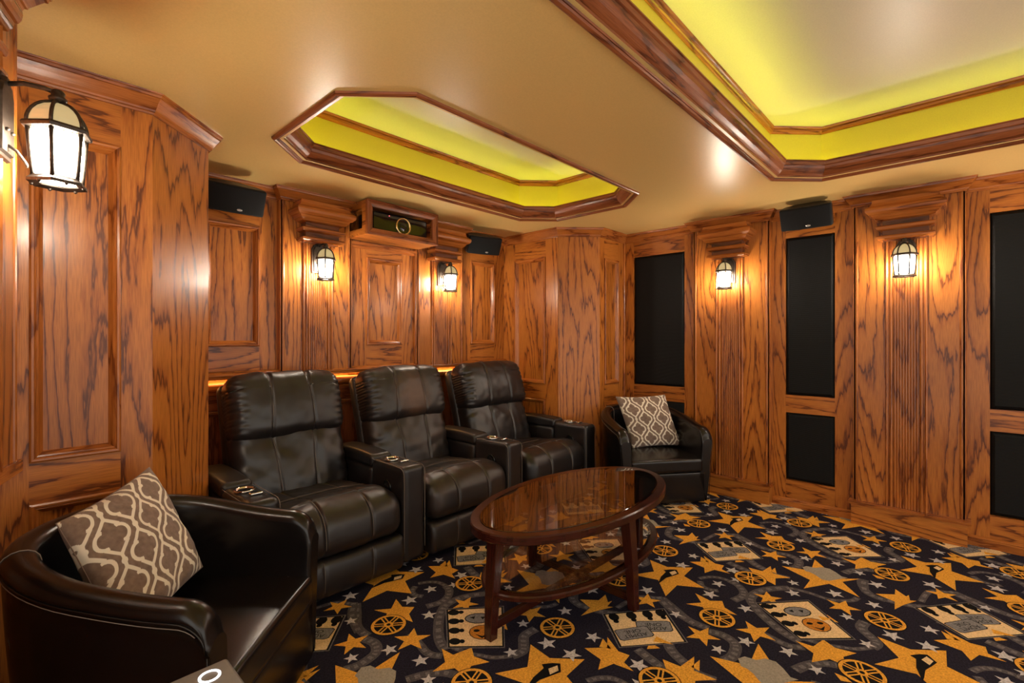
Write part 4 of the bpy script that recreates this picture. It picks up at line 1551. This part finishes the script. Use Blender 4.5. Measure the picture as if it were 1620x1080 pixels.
# ================================================================== COFFEE TABLE
TC = Vector((2.23, 1.575, 0))
t = thing('coffee_table', 'oval cherry wood coffee table with two glass levels', 'table', TC, math.radians(-1))
SA, SB = .73, .377
def ell(a, b, k, n=96):
    th = 2 * PI * k / n
    return (a * math.cos(th), b * math.sin(th))
def oval_ring(name, a, b, wdt, z0, z1, n=96):
    m = MB()
    prof = [(0.004, z0), (0.0, z0 + .004), (0.0, z1 - .006), (0.006, z1), (wdt - .014, z1), (wdt - .012, z1 - .004), (wdt, z1 - .004), (wdt, z0 + .006), (wdt - .004, z0)]
    path = [ell(a, b, k, n) for k in range(n)]
    m.sweep(HOR, path, prof, closed=True, side=1, close_prof=True)
    o = m.build(name, CHERRY, t)
    md = o.modifiers.new('w', 'WELD')
    return o
def oval_glass(name, a, b, z0, z1, gm, n=96):
    m = MB()
    lo = [m.v((*ell(a, b, k, n), z0)) for k in range(n)]
    l2 = [m.v((*ell(a, b, k, n), z1 - .002)) for k in range(n)]
    hi = [m.v((*ell(a - .002, b - .002, k, n), z1)) for k in range(n)]
    m.face(list(reversed(lo)))
    for A, B in ((lo, l2), (l2, hi)):
        for k in range(n):
            m.face([A[k], A[(k + 1) % n], B[(k + 1) % n], B[k]])
    m.face(hi)
    return m.build(name, gm, t)
oval_ring('top_rim', SA, SB, .062, .468, .510)
oval_glass('glass_top', SA - .0515, SB - .0515, .5055, .5125, GLASS)
oval_ring('shelf_rim', .665, .335, .05, .190, .216)
oval_glass('glass_shelf', .665 - .0395, .335 - .0395, .2125, .2190, GLASS2)
def leg(x, y):
    m = MB()
    d = Vector((x, y, 0)).normalized()
    s = Vector((-d.y, d.x, 0))
    P = Vector((x, y, 0))
    rows = []
    for z, off, w, dp in ((0, .012, .022, .022), (.20, .002, .026, .024), (.468, -.022, .032, .028)):
        c = P + d * off + Vector((0, 0, z))
        rows.append([m.v(c + s * a * w + d * b * dp) for a, b in ((-1, -1), (1, -1), (1, 1), (-1, 1))])
    for A, B in zip(rows, rows[1:]):
        for k in range(4):
            m.face([A[k], A[(k + 1) % 4], B[(k + 1) % 4], B[k]], [(.0, 0), (.05, 0), (.05, .3), (.0, .3)])
    m.face(list(reversed(rows[0])))
    m.face(rows[-1])
    return m.build('leg', CHERRY, t, bevel=.003)
for x, y in ((-.66, 0), (.66, 0), (0, -.335), (0, .335)):
    leg(x, y)
def stretcher(p, q):
    m = MB()
    a, b = Vector(p), Vector(q)
    d = (b - a).normalized()
    f = (a, d, Vector((0, 0, 1)), Vector((-d.y, d.x, 0)))
    m.box(f, 0, (b - a).length, .035, .075, -.012, .012, 'u')
    return m.build('stretcher', CHERRY, t, bevel=.002)
stretcher((-.645, 0, 0), (.645, 0, 0))
stretcher((0, -.325, .0005), (0, .325, .0005))

# ================================================================== FOREGROUND DEVICE
DX1, DY1, DZ = .385, 1.285, .62
t = thing('air_purifier', 'white and grey tower appliance with a lit ring button, cut by bottom edge', 'appliance', (DX1 - .11, DY1 - .13, 0))
m = MB()
m.rbox((0, 0, DZ / 2 - .004), (.11, .13, DZ / 2 - .004), .028, 4, 4)
m.build('body', WHITEP, t)
m = MB()
m.rbox((0, 0, DZ - .006), (.104, .124, .010), .009, 4, 3)
m.build('control_panel', TAUPEP, t)
m = MB()
m.lathe((.055, .078, DZ + .003), [(.017, 0), (.022, 0), (.022, .002), (.017, .002)], 32, loop=True)
m.build('ring_button', ICON, t)
for x, y in ((.012, .067), (.027, .058), (.045, .048)):
    m = MB()
    m.lathe((x, y, DZ + .003), [(.0032, 0), (.0032, .002), (0, .002)], 10)
    m.build('indicator_dot', ICON, t)
# ================================================================== CAMERA, WORLD
cam = bpy.data.cameras.new('camera')
cam.sensor_width = 36.0
cam.lens = 765 / 1620 * 36
cam.shift_y = -5 / 1620
cam.clip_start = 0.02
co = bpy.data.objects.new('camera', cam)
COL.objects.link(co)
co.location = (0, 0, 1.38)
co.rotation_euler = (PI / 2, 0, math.radians(43 - 90))
SC.camera = co
w = bpy.data.worlds.new('world')
SC.world = w
w.use_nodes = True
bg = w.node_tree.nodes['Background']
bg.inputs[0].default_value = (1.0, 0.92, 0.82, 1)
bg.inputs[1].default_value = 0.54
SC.view_settings.view_transform = 'Standard'
SC.view_settings.look = 'None'
SC.view_settings.exposure = 1.72
SC.view_settings.gamma = 1.0
SC.view_settings.use_curve_mapping = False
